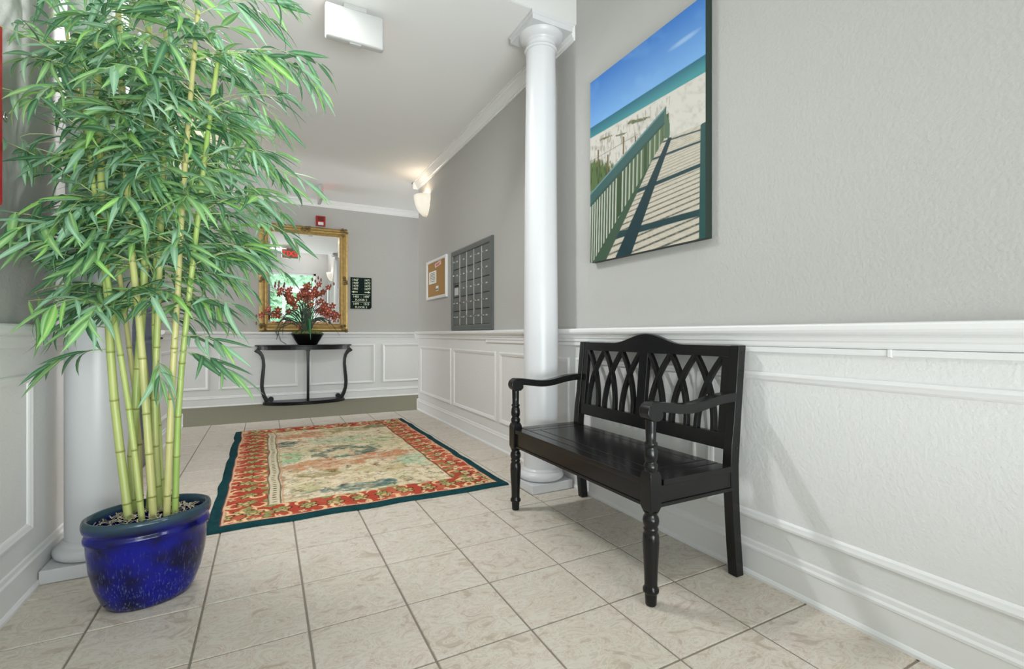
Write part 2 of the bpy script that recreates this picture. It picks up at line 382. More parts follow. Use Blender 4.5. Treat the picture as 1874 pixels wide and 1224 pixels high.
RAIL = [(0, .952), (.012, .952), (.016, .958), (.017, .972), (.022, .978), (.024, .990), (.021, .996), (.034, 1.0), (.044, 1.007), (.049, 1.016), (.050, 1.030), (.046, 1.036), (0, 1.040)]
BASE = [(0, 0), (.022, 0), (.022, .010), (.016, .020), (.013, .022), (.013, .108), (.016, .111), (.016, .120), (.011, .128), (.009, .142), (.005, .148), (0, .148)]
CROWN = [(0, ZC - .095), (.010, ZC - .095), (.012, ZC - .082), (.020, ZC - .078), (.026, ZC - .060), (.045, ZC - .035), (.058, ZC - .025), (.062, ZC - .014), (.072, ZC - .012), (.072, ZC), (0, ZC)]
W4 = .003
def runs(name, prof, matl, segs):
    for k, (fn, a, b) in enumerate(segs):
        o = struct(MB().prism(prof, lambda p, q, s, fn=fn: fn(s, q, p), a, b).build(name[k] if isinstance(name, list) else name, matl))
hallr = lambda s, z, n: (s, YE + n, z)
runs(['trim_1', 'trim_2', 'trim_3', 'trim_4', 'trim_5', 'trim_6'], RAIL, M['white'],
     [(right, YF, YE + .05), (left, YF, DY0 - .09), (left, DY1 + .09, YE + .05), (back, -4.6, 5.4), (hallr, XR - .05, 5.4), (hallr, -4.6, XL + .05)])
runs(['baseboard_right', 'baseboard_left', 'baseboard_left_far', 'baseboard_back', 'baseboard_hall_right', 'baseboard_hall_left'], BASE, M['white'],
     [(right, YF, YE + .022), (left, YF, DY0 - .09), (left, DY1 + .09, YE + .022), (back, -4.6, 5.4), (hallr, XR - .022, 5.4), (hallr, -4.6, XL + .022)])
runs(['trim_7', 'trim_8', 'trim_9', 'trim_10', 'trim_11'], CROWN, M['white'],
     [(right, 2.545, YE + .072), (left, 2.84, YE + .072), (back, -4.6, 5.4), (hallr, XR - .072, 5.4), (hallr, -4.6, XL + .072)])

# picture-frame panel mouldings
PAN = [(0, .003), (0, .010), (.004, .015), (.012, .016), (.020, .013), (.028, .011), (.034, .007), (.036, .003)]
def panel(fn, wall, s0, s1):
    MB().frame(PAN, fn, s0, s1, .236, .848).build('panel_moulding', M['white'], wall)
for s0, s1 in ((4.87, 6.02), (3.735, 4.79), (2.60, 3.66), (1.56, 2.525), (-1.30, 1.495)): panel(right, wr, s0, s1)
for s0, s1 in ((4.99, 6.02), (2.90, 3.76), (1.56, 2.50), (-1.30, 1.495)): panel(left, wl, s0, s1)
for s0, s1 in ((-2.75, -1.80), (-1.68, -.704), (-.584, .41), (.556, 1.523), (1.648, 2.62), (2.75, 3.7)): panel(back, wb, s0, s1)

# side door with casing
d1 = struct(MB().box(XL - .02, XL + .006, DY0, DY1, .012, 2.08).build('door_1', M['navy']), 'dark navy door in the left wall behind the bamboo')
MB().frame([(-.085, 0), (-.085, .018), (-.075, .024), (-.02, .02), (0, .014), (0, 0)], left, DY0, DY1, -.03, 2.08).build('casing', M['white'], d1)
for z0, z1 in ((.30, .95), (1.12, 1.93)):
    MB().frame([(0, .006), (.008, .012), (.022, .012), (.03, .006)], left, DY0 + .12, DY1 - .12, z0, z1).build('panel_moulding', M['navy'], d1)
MB().box(XL + .006, XL + .008, DY0 + .04, DY1 - .04, .03, .22).build('kick_plate', M['steel'], d1)
hd = MB().tube([(XL + .006, DY1 - .08, .97), (XL + .055, DY1 - .08, .97), (XL + .058, DY1 - .10, .97), (XL + .058, DY1 - .19, .97)], .009, 10)
hd.lathe([(.026, 0), (.026, .008)], c=(0, 0, 0), n=2) if False else None
hd.build('handle', M['dark'], d1)

# glazed entrance behind the camera (seen in the mirror)
d2m = MB()
yy0, yy1 = YF - .11, YF - .04
for x0, x1, z0, z1 in ((DX0, DX0 + .07, 0, DZ), (DX1 - .07, DX1, 0, DZ), (DX0, DX1, DZ - .06, DZ), (DX0, DX1, 2.36, 2.58), (.44, .54, 0, 2.40), (DX0, DX1, 0, .16), (DX0, DX1, .98, 1.05)):
    d2m.box(x0, x1, yy0, yy1, z0, z1)
d2 = struct(d2m.build('door_2', M['aluminium']), 'white framed glazed entrance with transom, seen in the mirror')
for x0, x1, z0, z1 in ((DX0 + .07, DX1 - .07, 2.58, DZ - .06), (DX0 + .07, .44, .16, .98), (.54, DX1 - .07, .16, .98), (DX0 + .07, .44, 1.05, 2.36), (.54, DX1 - .07, 1.05, 2.36)):
    MB().box(x0, x1, YF - .078, YF - .072, z0, z1).build('pane', M['glass'], d2)

struct(MB().frame([(-.07, 0), (-.07, .022), (-.02, .026), (0, .020), (0, 0)], right, -1.2, -.4, 1.0 + .045, 2.5).build('side_fill_frame', M['white']))  # made-up window frame put around the added side fill lamp
struct(MB().frame([(-.03, 0), (-.03, .012), (0, .012), (0, 0)], lambda a, q, n: (a, q, ZC - n), -.35, .25, 2.85, 3.01).build('corridor_fill_frame', M['white']))  # made-up fixture rim around the added corridor fill lamp

# ------------------------------------------------------------------ columns
def column(x, y, label):
    t = thing('column', label, 'column', (x, y, 0), 'white columns under the beam')
    h = .151
    MB().box(x - h, x + h, y - h, y + h, 0, .055).build('plinth', M['column'], t, bevel=.004)
    MB().lathe([(.118, .055), (.135, .057), (.147, .066), (.151, .080), (.148, .094), (.138, .105), (.128, .109), (.126, .113), (.126, .120), (.120, .123), (.116, .130)], (x, y, 0), 48).build('base', M['column'], t)
    prof = [(.1135 - .0165 * max(0, (k / 24 - .25) / .75) ** 1.4, .128 + (2.868 - .128) * k / 24) for k in range(25)]
    MB().lathe(prof, (x, y, 0), 48).build('shaft', M['column'], t)
    MB().lathe([(.097, 2.866), (.106, 2.869), (.110, 2.877), (.106, 2.885), (.099, 2.888), (.097, 2.893), (.097, 2.918), (.108, 2.921), (.108, 2.928), (.113, 2.931), (.130, 2.944), (.142, 2.960), (.146, 2.972)], (x, y, 0), 48).build('capital', M['column'], t)
    MB().box(x - .150, x + .150, y - .150, y + .150, 2.970, 3.004).frame([(0, 3.000), (-.006, 3.004), (-.006, ZC), (.06, ZC)], lambda s, q, n: (s, q, n), x - .15, x + .15, y - .15, y + .15).build('abacus', M['column'], t)
    return t
column(1.617, 2.682, 'white round column against the right wall, just behind the black bench')
column(-.655, 2.682, 'white round column on the left, behind the bamboo in the blue pot')

# ------------------------------------------------------------------ cable raceway under the chair rail
t = thing('cable_raceway', 'thin white cable raceway running under the chair rail of the right wall', 'raceway', (XR, 1.0, .93))
MB().box(XR - .016, XR - .002, -1.4, 3.93, .929, .950).build('channel', M['white'], t, bevel=.002)
for yy in (.78, 3.925):
    MB().box(XR - .0185, XR - .002, yy - .006, yy + .006, .9265, .9515).build('clip', M['white'], t, bevel=.002)

# ------------------------------------------------------------------ rug (hooked wool, pattern as colour attribute)
def blob(U, V, cx, cy, rx, ry, ang=0):
    c, s = math.cos(ang), math.sin(ang); x = U - cx; y = V - cy
    return np.sqrt(((x * c + y * s) / rx) ** 2 + ((-x * s + y * c) / ry) ** 2)
def vnoise(U, V, sc, seed):
    """smooth value noise"""
    r = np.random.default_rng(seed); g = r.random((64, 64))
    x = U * sc + 100; y = V * sc + 100; i = np.floor(x).astype(int); j = np.floor(y).astype(int); fx = x - i; fy = y - j
    fx = fx * fx * (3 - 2 * fx); fy = fy * fy * (3 - 2 * fy)
    a = g[i % 64, j % 64]; b = g[(i + 1) % 64, j % 64]; c = g[i % 64, (j + 1) % 64]; d = g[(i + 1) % 64, (j + 1) % 64]
    return (a * (1 - fx) + b * fx) * (1 - fy) + (c * (1 - fx) + d * fx) * fy
def fb(U, V, sc, seed): return .55 * vnoise(U, V, sc, seed) + .3 * vnoise(U, V, sc * 2.1, seed + 1) + .15 * vnoise(U, V, sc * 4.3, seed + 2)
def over(C, m, col):
    m = np.clip(m, 0, 1)[..., None]; C *= (1 - m); C += m * np.array(col)
def srgb(*c): return tuple(((v / 255 / 12.92) if v / 255 <= .04045 else ((v / 255 + .055) / 1.055) ** 2.4) for v in c)
def sd(x, w): return np.clip(.5 - x / w, 0, 1)      # soft step: 1 where x<0

def rug_colours(W, H, U, V):
    C = np.zeros(U.shape + (3,)); R = np.random.default_rng(3)
    cream = srgb(226, 210, 178); red = srgb(176, 74, 56); teal = srgb(24, 66, 70)
    wob = lambda a, k: (vnoise(U, V, 9, k) - .5) * a
    C[:] = cream
    f1 = fb(U, V, 5, 11)
    over(C, (f1 - .50) * 3, srgb(203, 187, 148)); over(C, (fb(U, V * 2.2, 7, 21) - .55) * 3, srgb(238, 226, 202))
    over(C, (fb(U, V * 2, 6, 41) - .60) * 4, srgb(200, 196, 150))
    D = .55 * (fb(U, V, 11, 31) - .5)
    for cx, cy, rx, ry, col, a in ((.60, 2.24, .24, .15, (204, 132, 98), .9), (.40, 1.90, .13, .11, (38, 84, 88), .95), (.43, 1.36, .15, .20, (150, 196, 144), .85),
                                (.86, 1.40, .27, .20, (70, 112, 100), .85), (1.13, 1.10, .22, .15, (208, 136, 98), .9), (1.31, .93, .12, .16, (160, 200, 168), .8), (.62, 1.07, .30, .14, (206, 140, 100), .85),
                                (.62, .80, .15, .07, (146, 128, 72), .8), (.84, .40, .28, .07, (62, 112, 112), .9), (1.33, 2.42, .15, .08, (44, 92, 92), .95), (1.02, 2.36, .28, .13, (150, 138, 84), .75),
                                (.86, 1.88, .30, .14, (172, 200, 168), .7), (1.15, 1.72, .22, .12, (176, 196, 150), .6), (.50, .55, .15, .1, (196, 190, 140), .6), (1.05, .75, .16, .09, (178, 160, 100), .6), (.75, 1.62, .12, .07, (168, 150, 92), .6)):
        over(C, sd(blob(U, V, cx, cy, rx, ry) - 1 + D * 3.2, .25) * a * (.75 + .4 * vnoise(U, V, 14, 5)), srgb(*col))
    over(C, sd(blob(U, V, .86, 1.40, .13, .10) - 1 + D * 2.4, .2), srgb(214, 200, 164)); over(C, sd(np.abs(blob(U, V, .86, 1.40, .20, .15) - 1 + D * 2) - .10, .1) * .8, srgb(48, 86, 82))
    # small strewn flowers and squiggles in the field
    for k in range(1500):
        cx, cy = R.uniform(.33, W - .26), R.uniform(.26, H - .22); rr = R.uniform(.007, .026)
        col = [srgb(60, 76, 60), srgb(120, 104, 60), srgb(196, 112, 84), srgb(236, 222, 190), srgb(128, 152, 112), srgb(92, 60, 48)][R.integers(6)]
        sel = (abs(U - cx) < .07) & (abs(V - cy) < .07)
        if not sel.any(): continue
        i = np.where(sel.any(1))[0]; j = np.where(sel.any(0))[0]; sl = np.s_[i[0]:i[-1] + 1, j[0]:j[-1] + 1]
        q = blob(U[sl], V[sl], cx, cy, rr * R.uniform(.8, 2), rr * .7, R.uniform(0, 3)); th = np.arctan2(V[sl] - cy, U[sl] - cx)
        m = sd(abs(q - 1) - .22, .2) * (np.cos(th + R.uniform(0, 6)) > R.uniform(-.6, .5)) if R.random() < .6 else sd(q - 1 + .35 * np.cos(5 * th), .3)
        c = C[sl]; over(c, m * R.uniform(.25, .7), col); C[sl] = c
    over(C, np.clip((fb(U * 1.3, V * 2.6, 16, 81) - .52) * 2.6, 0, .55), srgb(234, 220, 192)); over(C, np.clip((fb(U * 1.3, V * 2.6, 18, 85) - .58) * 3, 0, .5), srgb(164, 146, 104))
    # border band coordinates
    dl, dr, dn, df = U, W - U, V, H - V
    band = np.minimum(np.minimum(dl, dr), np.minimum(dn, df + .035)) + wob(.010, 2)
    BW = .285
    inb = sd(band - BW, .004)
    over(C, inb, red); over(C, inb * np.clip((fb(U, V, 6, 51) - .45) * 2.2, 0, .75), srgb(206, 118, 90))
    def stamp(cx, cy, kind, ang, s):
        sel = (abs(U - cx) < .16) & (abs(V - cy) < .16)
        i = np.where(sel.any(1))[0]; j = np.where(sel.any(0))[0]
        if len(i) == 0 or len(j) == 0: return
        sl = np.s_[i[0]:i[-1] + 1, j[0]:j[-1] + 1]; u, v = U[sl], V[sl]; c = C[sl]; ok = inb[sl]
        ca, sa = math.cos(ang), math.sin(ang); x = ((u - cx) * ca + (v - cy) * sa) / s; y = (-(u - cx) * sa + (v - cy) * ca) / s
        x = x + .12 * (vnoise(u, v, 30, 9) - .5); y = y + .12 * (vnoise(u, v, 30, 8) - .5)
        r = np.hypot(x, y); th = np.arctan2(y, x)
        if kind == 0:      # lobed flower, dark outline, tan fill
            q = r - (.62 + .16 * np.cos(5 * th)); over(c, ok * sd(abs(q) - .07, .06), srgb(40, 44, 36)); over(c, ok * sd(q + .07, .06), srgb(190, 172, 116))
            over(c, ok * sd(abs(r - .30) - .05, .05), srgb(90, 92, 52)); over(c, ok * sd(r - .15, .06), srgb(222, 178, 130))
        elif kind == 1:    # C scroll
            q = abs(r - .72) - .10 * (1.2 + np.cos(th)); over(c, ok * sd(q, .06) * (th > -2.3) * (th < 2.3), srgb(236, 196, 150))
            over(c, ok * sd(np.hypot(x - .48, y - .48) - .15, .06), srgb(230, 168, 120))
        elif kind == 2:    # leaf spray
            for b in (-.7, 0, .7):
                xx = x * math.cos(b) + y * math.sin(b); yy = -x * math.sin(b) + y * math.cos(b)
                q = np.hypot((xx - .5) / .5, yy / .17) - 1; over(c, ok * sd(q, .25), srgb(150, 152, 96)); over(c, ok * sd(abs(q) - .12, .12) * .6, srgb(78, 88, 60))
        elif kind == 3:    # elongated cartouche
            q = np.hypot(x / .9, y / .42) - 1 + .12 * np.cos(6 * th); over(c, ok * sd(abs(q) - .12, .08), srgb(38, 44, 40)); over(c, ok * sd(q + .12, .1), srgb(196, 184, 132)); over(c, ok * sd(r - .2, .1), srgb(188, 96, 70))
        else:              # small cream blossom
            q = r - (.5 + .25 * np.cos(4 * th)); over(c, ok * sd(q, .1), srgb(224, 196, 156)); over(c, ok * sd(r - .15, .08), srgb(120, 120, 70))
        C[sl] = c
    ac = .172
    for side in range(4):
        Ls = H if side < 2 else W; n = int(round(Ls / .145))
        for k in range(n):
            s = (k + .5) * Ls / n
            pts = []
            kind = (k * 2 + side) % 4
            for off, kd, sz in ((0.0, (0, 3, 0, 4)[kind], .068), (.066, 1, .052), (-.066, 1, .052), (.085, 2, .055), (-.08, 4, .030), (.02, 2, .05)):
                jx = R.uniform(-.012, .012); al = s + R.uniform(-.05, .05) * (abs(off) > .01)
                a = ac + off + jx
                p = ((a, al), (W - a, al), (al, a), (al, H - a + .035))[side]
                ang = (0, math.pi, math.pi / 2, -math.pi / 2)[side] + R.uniform(-.5, .5) + (math.pi if kd == 1 and off < 0 else 0) + (math.pi / 2 if kd == 3 else 0) + (R.uniform(-1.2, 1.2) if kd in (1, 2) else 0)
                stamp(p[0], p[1], kd, ang, sz)
    # inner lines: dashed cream stripe on the left, thin dark line elsewhere
    lw = dl + wob(.006, 4)
    ins = (V > BW) & (V < H - BW + .035)
    over(C, sd(abs(lw - (BW + .035)) - .035, .004) * ins, srgb(214, 200, 170))
    over(C, sd(abs(lw - (BW + .035)) - .011, .006) * (np.sin(V * 2 * math.pi / .045) > .55) * ins, srgb(74, 78, 66))
    for o_, c_ in ((.003, (66, 62, 52)), (.068, (70, 72, 60)), (.082, (206, 150, 120))): over(C, sd(abs(lw - (BW + o_)) - .0035, .004) * ins, srgb(*c_))
    over(C, sd(abs(dr - BW) - .006, .005) * (V > BW) * (V < H - BW + .035), srgb(128, 54, 44))
    # outer lines and teal binding
    over(C, sd(band - .072, .004), srgb(120, 34, 34)); over(C, sd(abs(band - .068) - .005, .004), srgb(222, 182, 150))
    over(C, sd(band - .058, .004), teal); over(C, sd(band - .058, .004) * np.clip((fb(U, V, 25, 71) - .5) * 3, 0, .5), srgb(16, 52, 58))
    C *= (.82 + .3 * np.random.default_rng(1).random(U.shape))[..., None]
    return np.clip(C, 0, 1)

def grid_object(name, nx, ny, pos, cols, matl, parent=None, origin=(0, 0, 0)):
    P = pos.reshape(-1, 3) - np.array(origin)
    ii = np.arange(nx * ny).reshape(ny, nx)
    q = np.stack([ii[:-1, :-1], ii[:-1, 1:], ii[1:, 1:], ii[1:, :-1]], -1).reshape(-1, 4)
    me = bpy.data.meshes.new(name); me.vertices.add(len(P)); me.vertices.foreach_set('co', P.ravel().astype(np.float32))
    me.loops.add(q.size); me.loops.foreach_set('vertex_index', q.ravel().astype(np.int32))
    me.polygons.add(len(q)); me.polygons.foreach_set('loop_start', (np.arange(len(q)) * 4).astype(np.int32))
    me.update(calc_edges=True)
    a = me.color_attributes.new('Col', 'FLOAT_COLOR', 'POINT')
    c4 = np.ones((len(P), 4), np.float32); c4[:, :3] = cols.reshape(-1, 3); a.data.foreach_set('color', c4.ravel())
    me.polygons.foreach_set('use_smooth', [True] * len(q))
    return link(name, me, matl, parent, origin=origin)

RW, RH, RX, RY = 1.70, 2.745, -.275, 2.775
nx, ny = 300, 484
U, V = np.meshgrid(np.linspace(0, RW, nx), np.linspace(0, RH, ny))
rc = rug_colours(RW, RH, U, V)
ex = .007 * (vnoise(U * 0, V, 6, 61) - .5) * 2; ey = .008 * (vnoise(U, V * 0, 5, 63) - .5) * 2
edge = np.minimum(np.minimum(U, RW - U), np.minimum(V, RH - V))
zz = .0115 * np.clip(edge / .008, 0, 1) ** .5 + .0012 * rng.random(U.shape) * (edge > 0) + .002
pos = np.stack([RX + U + ex, RY + V + ey, zz], -1)
rug = thing('area_rug', 'floral hooked rug with red border and dark teal edge on the tile floor', 'rug', (RX + RW / 2, RY + RH / 2, 0))
grid_object('pile', nx, ny, pos, rc, attr_material('hooked_wool', rough=.95, bump=(300, .5, .004), spec=.1), rug)
MB().box(RX + .01, RX + RW - .01, RY + .01, RY + RH - .01, .0005, .006).build('backing', M['canvas_edge'], rug)

# ------------------------------------------------------------------ bench
BX, BY0, BY1 = 1.262, 1.305, 2.372
bench = thing('bench', 'black lacquered wooden bench with arched lattice back and turned front legs', 'bench', (1.5, 1.84, 0))
def rear_edge(z):           # X of the rear edge of a back post at height z
    if z < .46: k = z / .46; return 1.757 - .030 * math.sin(k * math.pi / 2)
    k = (z - .46) / .495; return 1.727 + .044 * k ** 1.15
def back_x(z): return rear_edge(z) - .022
LEG = [(.0185, 0), (.0205, .004), (.0225, .040), (.0225, .046), (.0295, .050), (.0300, .060), (.0240, .070), (.0235, .080), (.0250, .130), (.0295, .210), (.0305, .235), (.0290, .262), (.0235, .274), (.0270, .279), (.0270, .284), (.0235, .289), (.0285, .300), (.0305, .313), (.0280, .326), (.0225, .334), (.0250, .346)]
POST = [(.0230, .495), (.0260, .505), (.0265, .517), (.0215, .526), (.0195, .530), (.0245, .538), (.0262, .556), (.0235, .578), (.0190, .588), (.0240, .592), (.0240, .599), (.0185, .605), (.0195, .640), (.0205, .694)]
for y in (BY0, BY1):
    MB().lathe(LEG, (BX, y, 0), 24).build('front_leg', M['black'], bench)
    b = MB(); h = .0275
    rings = [(.019, .340), (h, .366), (h, .478), (.021, .497)]
    vs = []
    for r, z in rings: vs += [(BX - r, y - r, z), (BX + r, y - r, z), (BX + r, y + r, z), (BX - r, y + r, z)]
    fs = [(i * 4 + k, i * 4 + (k + 1) % 4, i * 4 + 4 + (k + 1) % 4, i * 4 + 4 + k) for i in range(3) for k in range(4)] + [(3, 2, 1, 0), (12, 13, 14, 15)]
    b.add(vs, fs).build('leg_block', M['black'], bench, bevel=.003)
    MB().lathe(POST, (BX, y, 0), 24).build('arm_post', M['black'], bench)
    # rear post, one sawn piece from the foot to the top of the back
    zs = [0, .08, .16, .24, .32, .40, .46, .55, .65, .75, .85, .955]
    prof = [(rear_edge(z), z) for z in zs] + [(rear_edge(z) - (.044 + .006 * (abs(z - .46) < .1)), z) for z in reversed(zs)]
    p = MB().prism(prof, lambda a, q, s: (a, s, q), y - .021, y + .021).build('back_post', M['black'], bench, bevel=.003)
    sgn = -1 if y == BY0 else 1
    for z in (.925, .535):
        MB().tube([(rear_edge(z) - .02, y + sgn * .020, z), (rear_edge(z) - .02, y + sgn * .0225, z)], .005, 10).build('screw_cap', M['dark'], p)
    # arm: dips in the middle, rolls over at the front
    top = []
    xb = rear_edge(.745) - .046
    for k in range(15):
        q = k / 14; x = BX - .004 + (xb - BX + .004) * q
        top.append((x, .7505 - .020 * math.sin(math.pi * min(1, q * 1.15)) ** 2 + .012 * q ** 2.2))
    th = .037
    scroll = []
    cx_, cz_, cr = BX + .000, .7150, .0355
    for k in range(9):
        a = math.radians(88 + k * 178 / 8); scroll.append((cx_ + cr * math.cos(a) * 1.05, cz_ + cr * math.sin(a)))
    low = [(BX + .022, .680), (BX + .036, .690), (BX + .040, .704), (BX + .036, .712)] + [(x, z - th) for x, z in top[2:]]
    outline = [(x, z) for x, z in reversed(top)] + scroll[1:-1] + [(BX - .006, .6795)] + low
    MB().prism(outline, lambda a, q, s: (a, s, q), y - .026, y + .026).build('arm', M['black'], bench, bevel=.004)
# seat boards with open grooves
sx0, sx1, sy0, sy1 = 1.243, 1.700, 1.278, 2.399
g = .0015
def board(x0, x1, y0, y1): MB().box(x0 + g, x1 - g, y0 + g, y1 - g, .441, .463).build('seat_board', M['black'], bench, bevel=.0025)
in0, in1 = BY0 + .0285, BY1 - .0285
board(sx0 - .004, 1.300, in0, in1)
for a, c_ in ((1.292, 1.398), (1.398, 1.504), (1.504, 1.610), (1.610, 1.686)): pass
for y0, y1 in ((sy0, 1.345), (1.345, 1.405), (2.272, 2.332), (2.332, sy1)): board(1.300, 1.682, y0, y1)
board(1.300, 1.365, 1.405, 2.272); board(1.365, 1.62, 1.405, 2.272); board(1.62, 1.682, 1.405, 2.272)
MB().box(BX - .012, BX + .010, in0, in1, .372, .441).box(BX - .017, BX + .010, in0, in1, .360, .372).build('front_apron', M['black'], bench, bevel=.002)
MB().box(1.655, 1.675, in0, in1, .372, .441).build('rear_apron', M['black'], bench, bevel=.002)
for y in (BY0, BY1):
    s = -1 if y == BY0 else 1
    MB().box(BX + .0275, 1.683, min(y, y + s * .018), max(y, y + s * .018), .376, .441).box(BX + .0275, 1.683, min(y, y + s * .024), max(y, y + s * .024), .362, .376).build('side_apron', M['black'], bench, bevel=.002)
# back: lower rail, crest rail, centre stile, arched slats
ya, yb = BY0 + .021, BY1 - .021
def backbar(name, outline, th):
    """outline in (y, z), bent to the rake of the back"""
    vs = []; n = len(outline)
    for dx in (-th / 2, th / 2): vs += [(back_x(z) + dx - .004, y, z) for y, z in outline]
    fs = [tuple(range(n)), tuple(range(2 * n - 1, n - 1, -1))] + [(k, (k + 1) % n, n + (k + 1) % n, n + k) for k in range(n)]
    return MB().add(vs, fs).build(name, M['black'], bench, bevel=.002)
backbar('lower_rail', [(ya, .520), (yb, .520), (yb, .585), (ya, .585)], .026)
crest = [(ya, .905), (yb, .905)]
for k in range(41):
    y = yb + (ya - yb) * k / 40; q = abs(y - 1.835) / .255
    bump = .050 * (.5 + .5 * math.cos(math.pi * q)) if q < 1 else 0
    crest.append((y, .953 + bump))
backbar('crest_rail', crest, .026)
ym = (ya + yb) / 2
backbar('centre_stile', [(ym - .030, .583), (ym + .030, .583), (ym + .030, .907), (ym - .030, .907)], .026)
for y0, y1, nm in ((ya, ya + .040, 'stile'), (yb - .040, yb, 'stile')):
    backbar(nm, [(y0, .583), (y1, .583), (y1, .907), (y0, .907)], .026)
zb, zt = .583, .908
for s0, s1 in ((ya + .040, ym - .030), (ym + .030, yb - .040)):
    bay = (s1 - s0) / 3
    for k in range(3):
        for d in (1, -1):
            a = s0 + (k if d == 1 else k + 1) * bay; pts = []
            for m_ in range(17):
                q = m_ / 16; z = zt + (zb - zt) * q
                y = a + d * bay * .80 * (1 - (1 - min(1, q * 1.02)) ** 2.05)
                pts.append((back_x(z) - .004 - d * .0012, y, z))
            MB().ribbon(pts, (1, 0, .03), .0205, .026).build('arched_slat', M['black'], bench, bevel=.0015, seg=1)

# ------------------------------------------------------------------ beach canvas
def canvas_colours(S, T):
    """S 0..1 from the left edge, T 0..1 from the bottom.  The scene is drawn in its own drawing plane (x right, y down)."""
    src = np.array([(0, 1), (1, 1), (1, 0), (0, 0)], float); dst = np.array([(72, 367), (580, -25), (595, 1062), (88, 1172)], float)
    A = []; b = []
    for (s, t_), (x, y) in zip(src, dst):
        A += [[s, t_, 1, 0, 0, 0, -s * x, -t_ * x], [0, 0, 0, s, t_, 1, -s * y, -t_ * y]]; b += [x, y]
    h = np.linalg.solve(np.array(A), np.array(b)); w = h[6] * S + h[7] * T + 1
    X = (h[0] * S + h[1] * T + h[2]) / w; Y = (h[3] * S + h[4] * T + h[5]) / w
    C = np.zeros(X.shape + (3,))
    k = np.clip((T - .66) / .34, 0, 1)[..., None]
    C[:] = np.array(srgb(128, 180, 230)) * (1 - k) + np.array(srgb(56, 118, 196)) * k
    over(C, sd(blob(X, Y, 490, 180, 70, 9, -.62) - 1, .9) * .45, srgb(190, 214, 236)); over(C, (fb(X / 300, Y / 300, 4, 5) - .55) * .8, srgb(130, 182, 228))
    ln = lambda x0, y0, x1, y1: Y - (y0 + (y1 - y0) * (X - x0) / (x1 - x0))      # >0 below the line
    sea = ln(75, 572, 580, 250); sand = ln(75, 618, 580, 330)
    gx = np.clip(sea / 60, 0, 1)[..., None]
    seac = np.array(srgb(34, 98, 120)) * (1 - gx) + np.array(srgb(64, 142, 148)) * gx
    mm = sd(-sea, 3)[..., None]; C[:] = C * (1 - mm) + seac * mm
    over(C, sd(-sand, 3), srgb(206, 202, 194)); over(C, sd(-sand, 3) * np.clip((fb(X / 100, Y / 100, 5, 15) - .5) * 1.6, 0, .6), srgb(176, 170, 162))
    dune = sd(-sand, 3) * (X < 430)
    for cx, cy, rx, ry, a in ((290, 540, 48, 7, -.3), (258, 545, 18, 6, -.5), (145, 615, 26, 5, -.35), (215, 600, 24, 4, -.3)):
        over(C, dune * sd(blob(X, Y, cx, cy, rx, ry, a) - 1 + 1.2 * (fb(X / 20, Y / 20, 3, 8) - .5), .5), srgb(96, 104, 66))
    over(C, dune * np.clip((fb(X / 9, Y / 60, 2, 18) - .56) * 4, 0, .7) * (sand > 15), srgb(140, 132, 116))
    over(C, sd(blob(X, Y, 112, 790, 80, 75) - 1 + .8 * (fb(X / 14, Y / 40, 2, 28) - .5), .3) * (sand > 40), srgb(84, 104, 58))
    over(C, sd(blob(X, Y, 100, 800, 80, 75) - 1, .3) * np.clip((vnoise(X / 5, Y / 28, 1, 38) - .5) * 3, 0, 1), srgb(46, 66, 34))
    for px, y0, y1 in ((114, 668, 742), (157, 690, 775), (226, 610, 690), (279, 610, 640)): over(C, sd(abs(X - px) - 3.2, 2) * (Y > y0) * (Y < y1), srgb(112, 92, 56))
    over(C, dune * sd(abs(ln(80, 720, 290, 600)) - 1.6, 1.5) * .7 * (X < 290), srgb(110, 104, 90))
    # deck
    f_lo = ln(100, 1168, 412, 614)                       # foot of the balustrade
    xl_lo = 100 + (412 - 100) * (1168 - Y) / (1168 - 614)
    deck = sd(xl_lo - X, 2) * (ln(412, 624, 580, 556) > 0)
    over(C, deck, srgb(196, 188, 172))
    # plank gaps fan out from the far end towards the viewer
    pv = np.clip((Y + .42 * (X - 420) - 624) / 560, 1e-4, 2)
    ph = 14.5 * np.log(1 + 6.0 * pv) / math.log(7) * 2.2
    over(C, deck * sd(abs((ph % 1) - .5) - .10 - .05 * pv, .12) * np.clip(.45 + pv, 0, 1), srgb(74, 80, 72)); over(C, deck * np.clip((fb(X / 40, Y / 12, 3, 48) - .5) * 2, 0, .5), srgb(168, 160, 146))
    for y0, y1, tk in ((634, 578, 3.5), (694, 628, 5), (806, 733, 9), (1035, 935, 15)): over(C, deck * sd(abs(ln(410, y0, 590, y1)) - tk, 3) if y0 < 1000 else deck * sd(abs(ln(240, 1040, 590, 945)) - tk, 3), srgb(28, 60, 64))
    sl0 = 200 + (420 - 200) * (1145 - Y) / (1145 - 625); sl1 = 268 + (441 - 268) * (1135 - Y) / (1135 - 615)
    over(C, sd(sl0 - X, 3) * sd(X - sl1, 3) * (Y > 617), srgb(20, 50, 56))
    kb0 = xl_lo; kb1 = 172 + (412 - 172) * (1150 - Y) / (1150 - 612)
    over(C, sd(kb0 - 3 - X, 3) * sd(X - kb1 + 10, 3) * (Y > 612), srgb(58, 82, 62))
    over(C, sd(566 - X, 2) * (ln(560, 566, 590, 548) > 0), srgb(30, 74, 72))
    # balustrade: pickets between hand rail and foot
    r_top = ln(82, 862, 405, 486); r_bot = ln(82, 926, 412, 552)
    fence = (r_bot > 0) * (f_lo < 0) * (X < 428)
    d_ = np.clip((X - 84) / (428 - 84), 0, 1); pp = 20 * np.log(1 + 1.6 * d_) / math.log(2.6) * 1.15
    fr = pp % 1
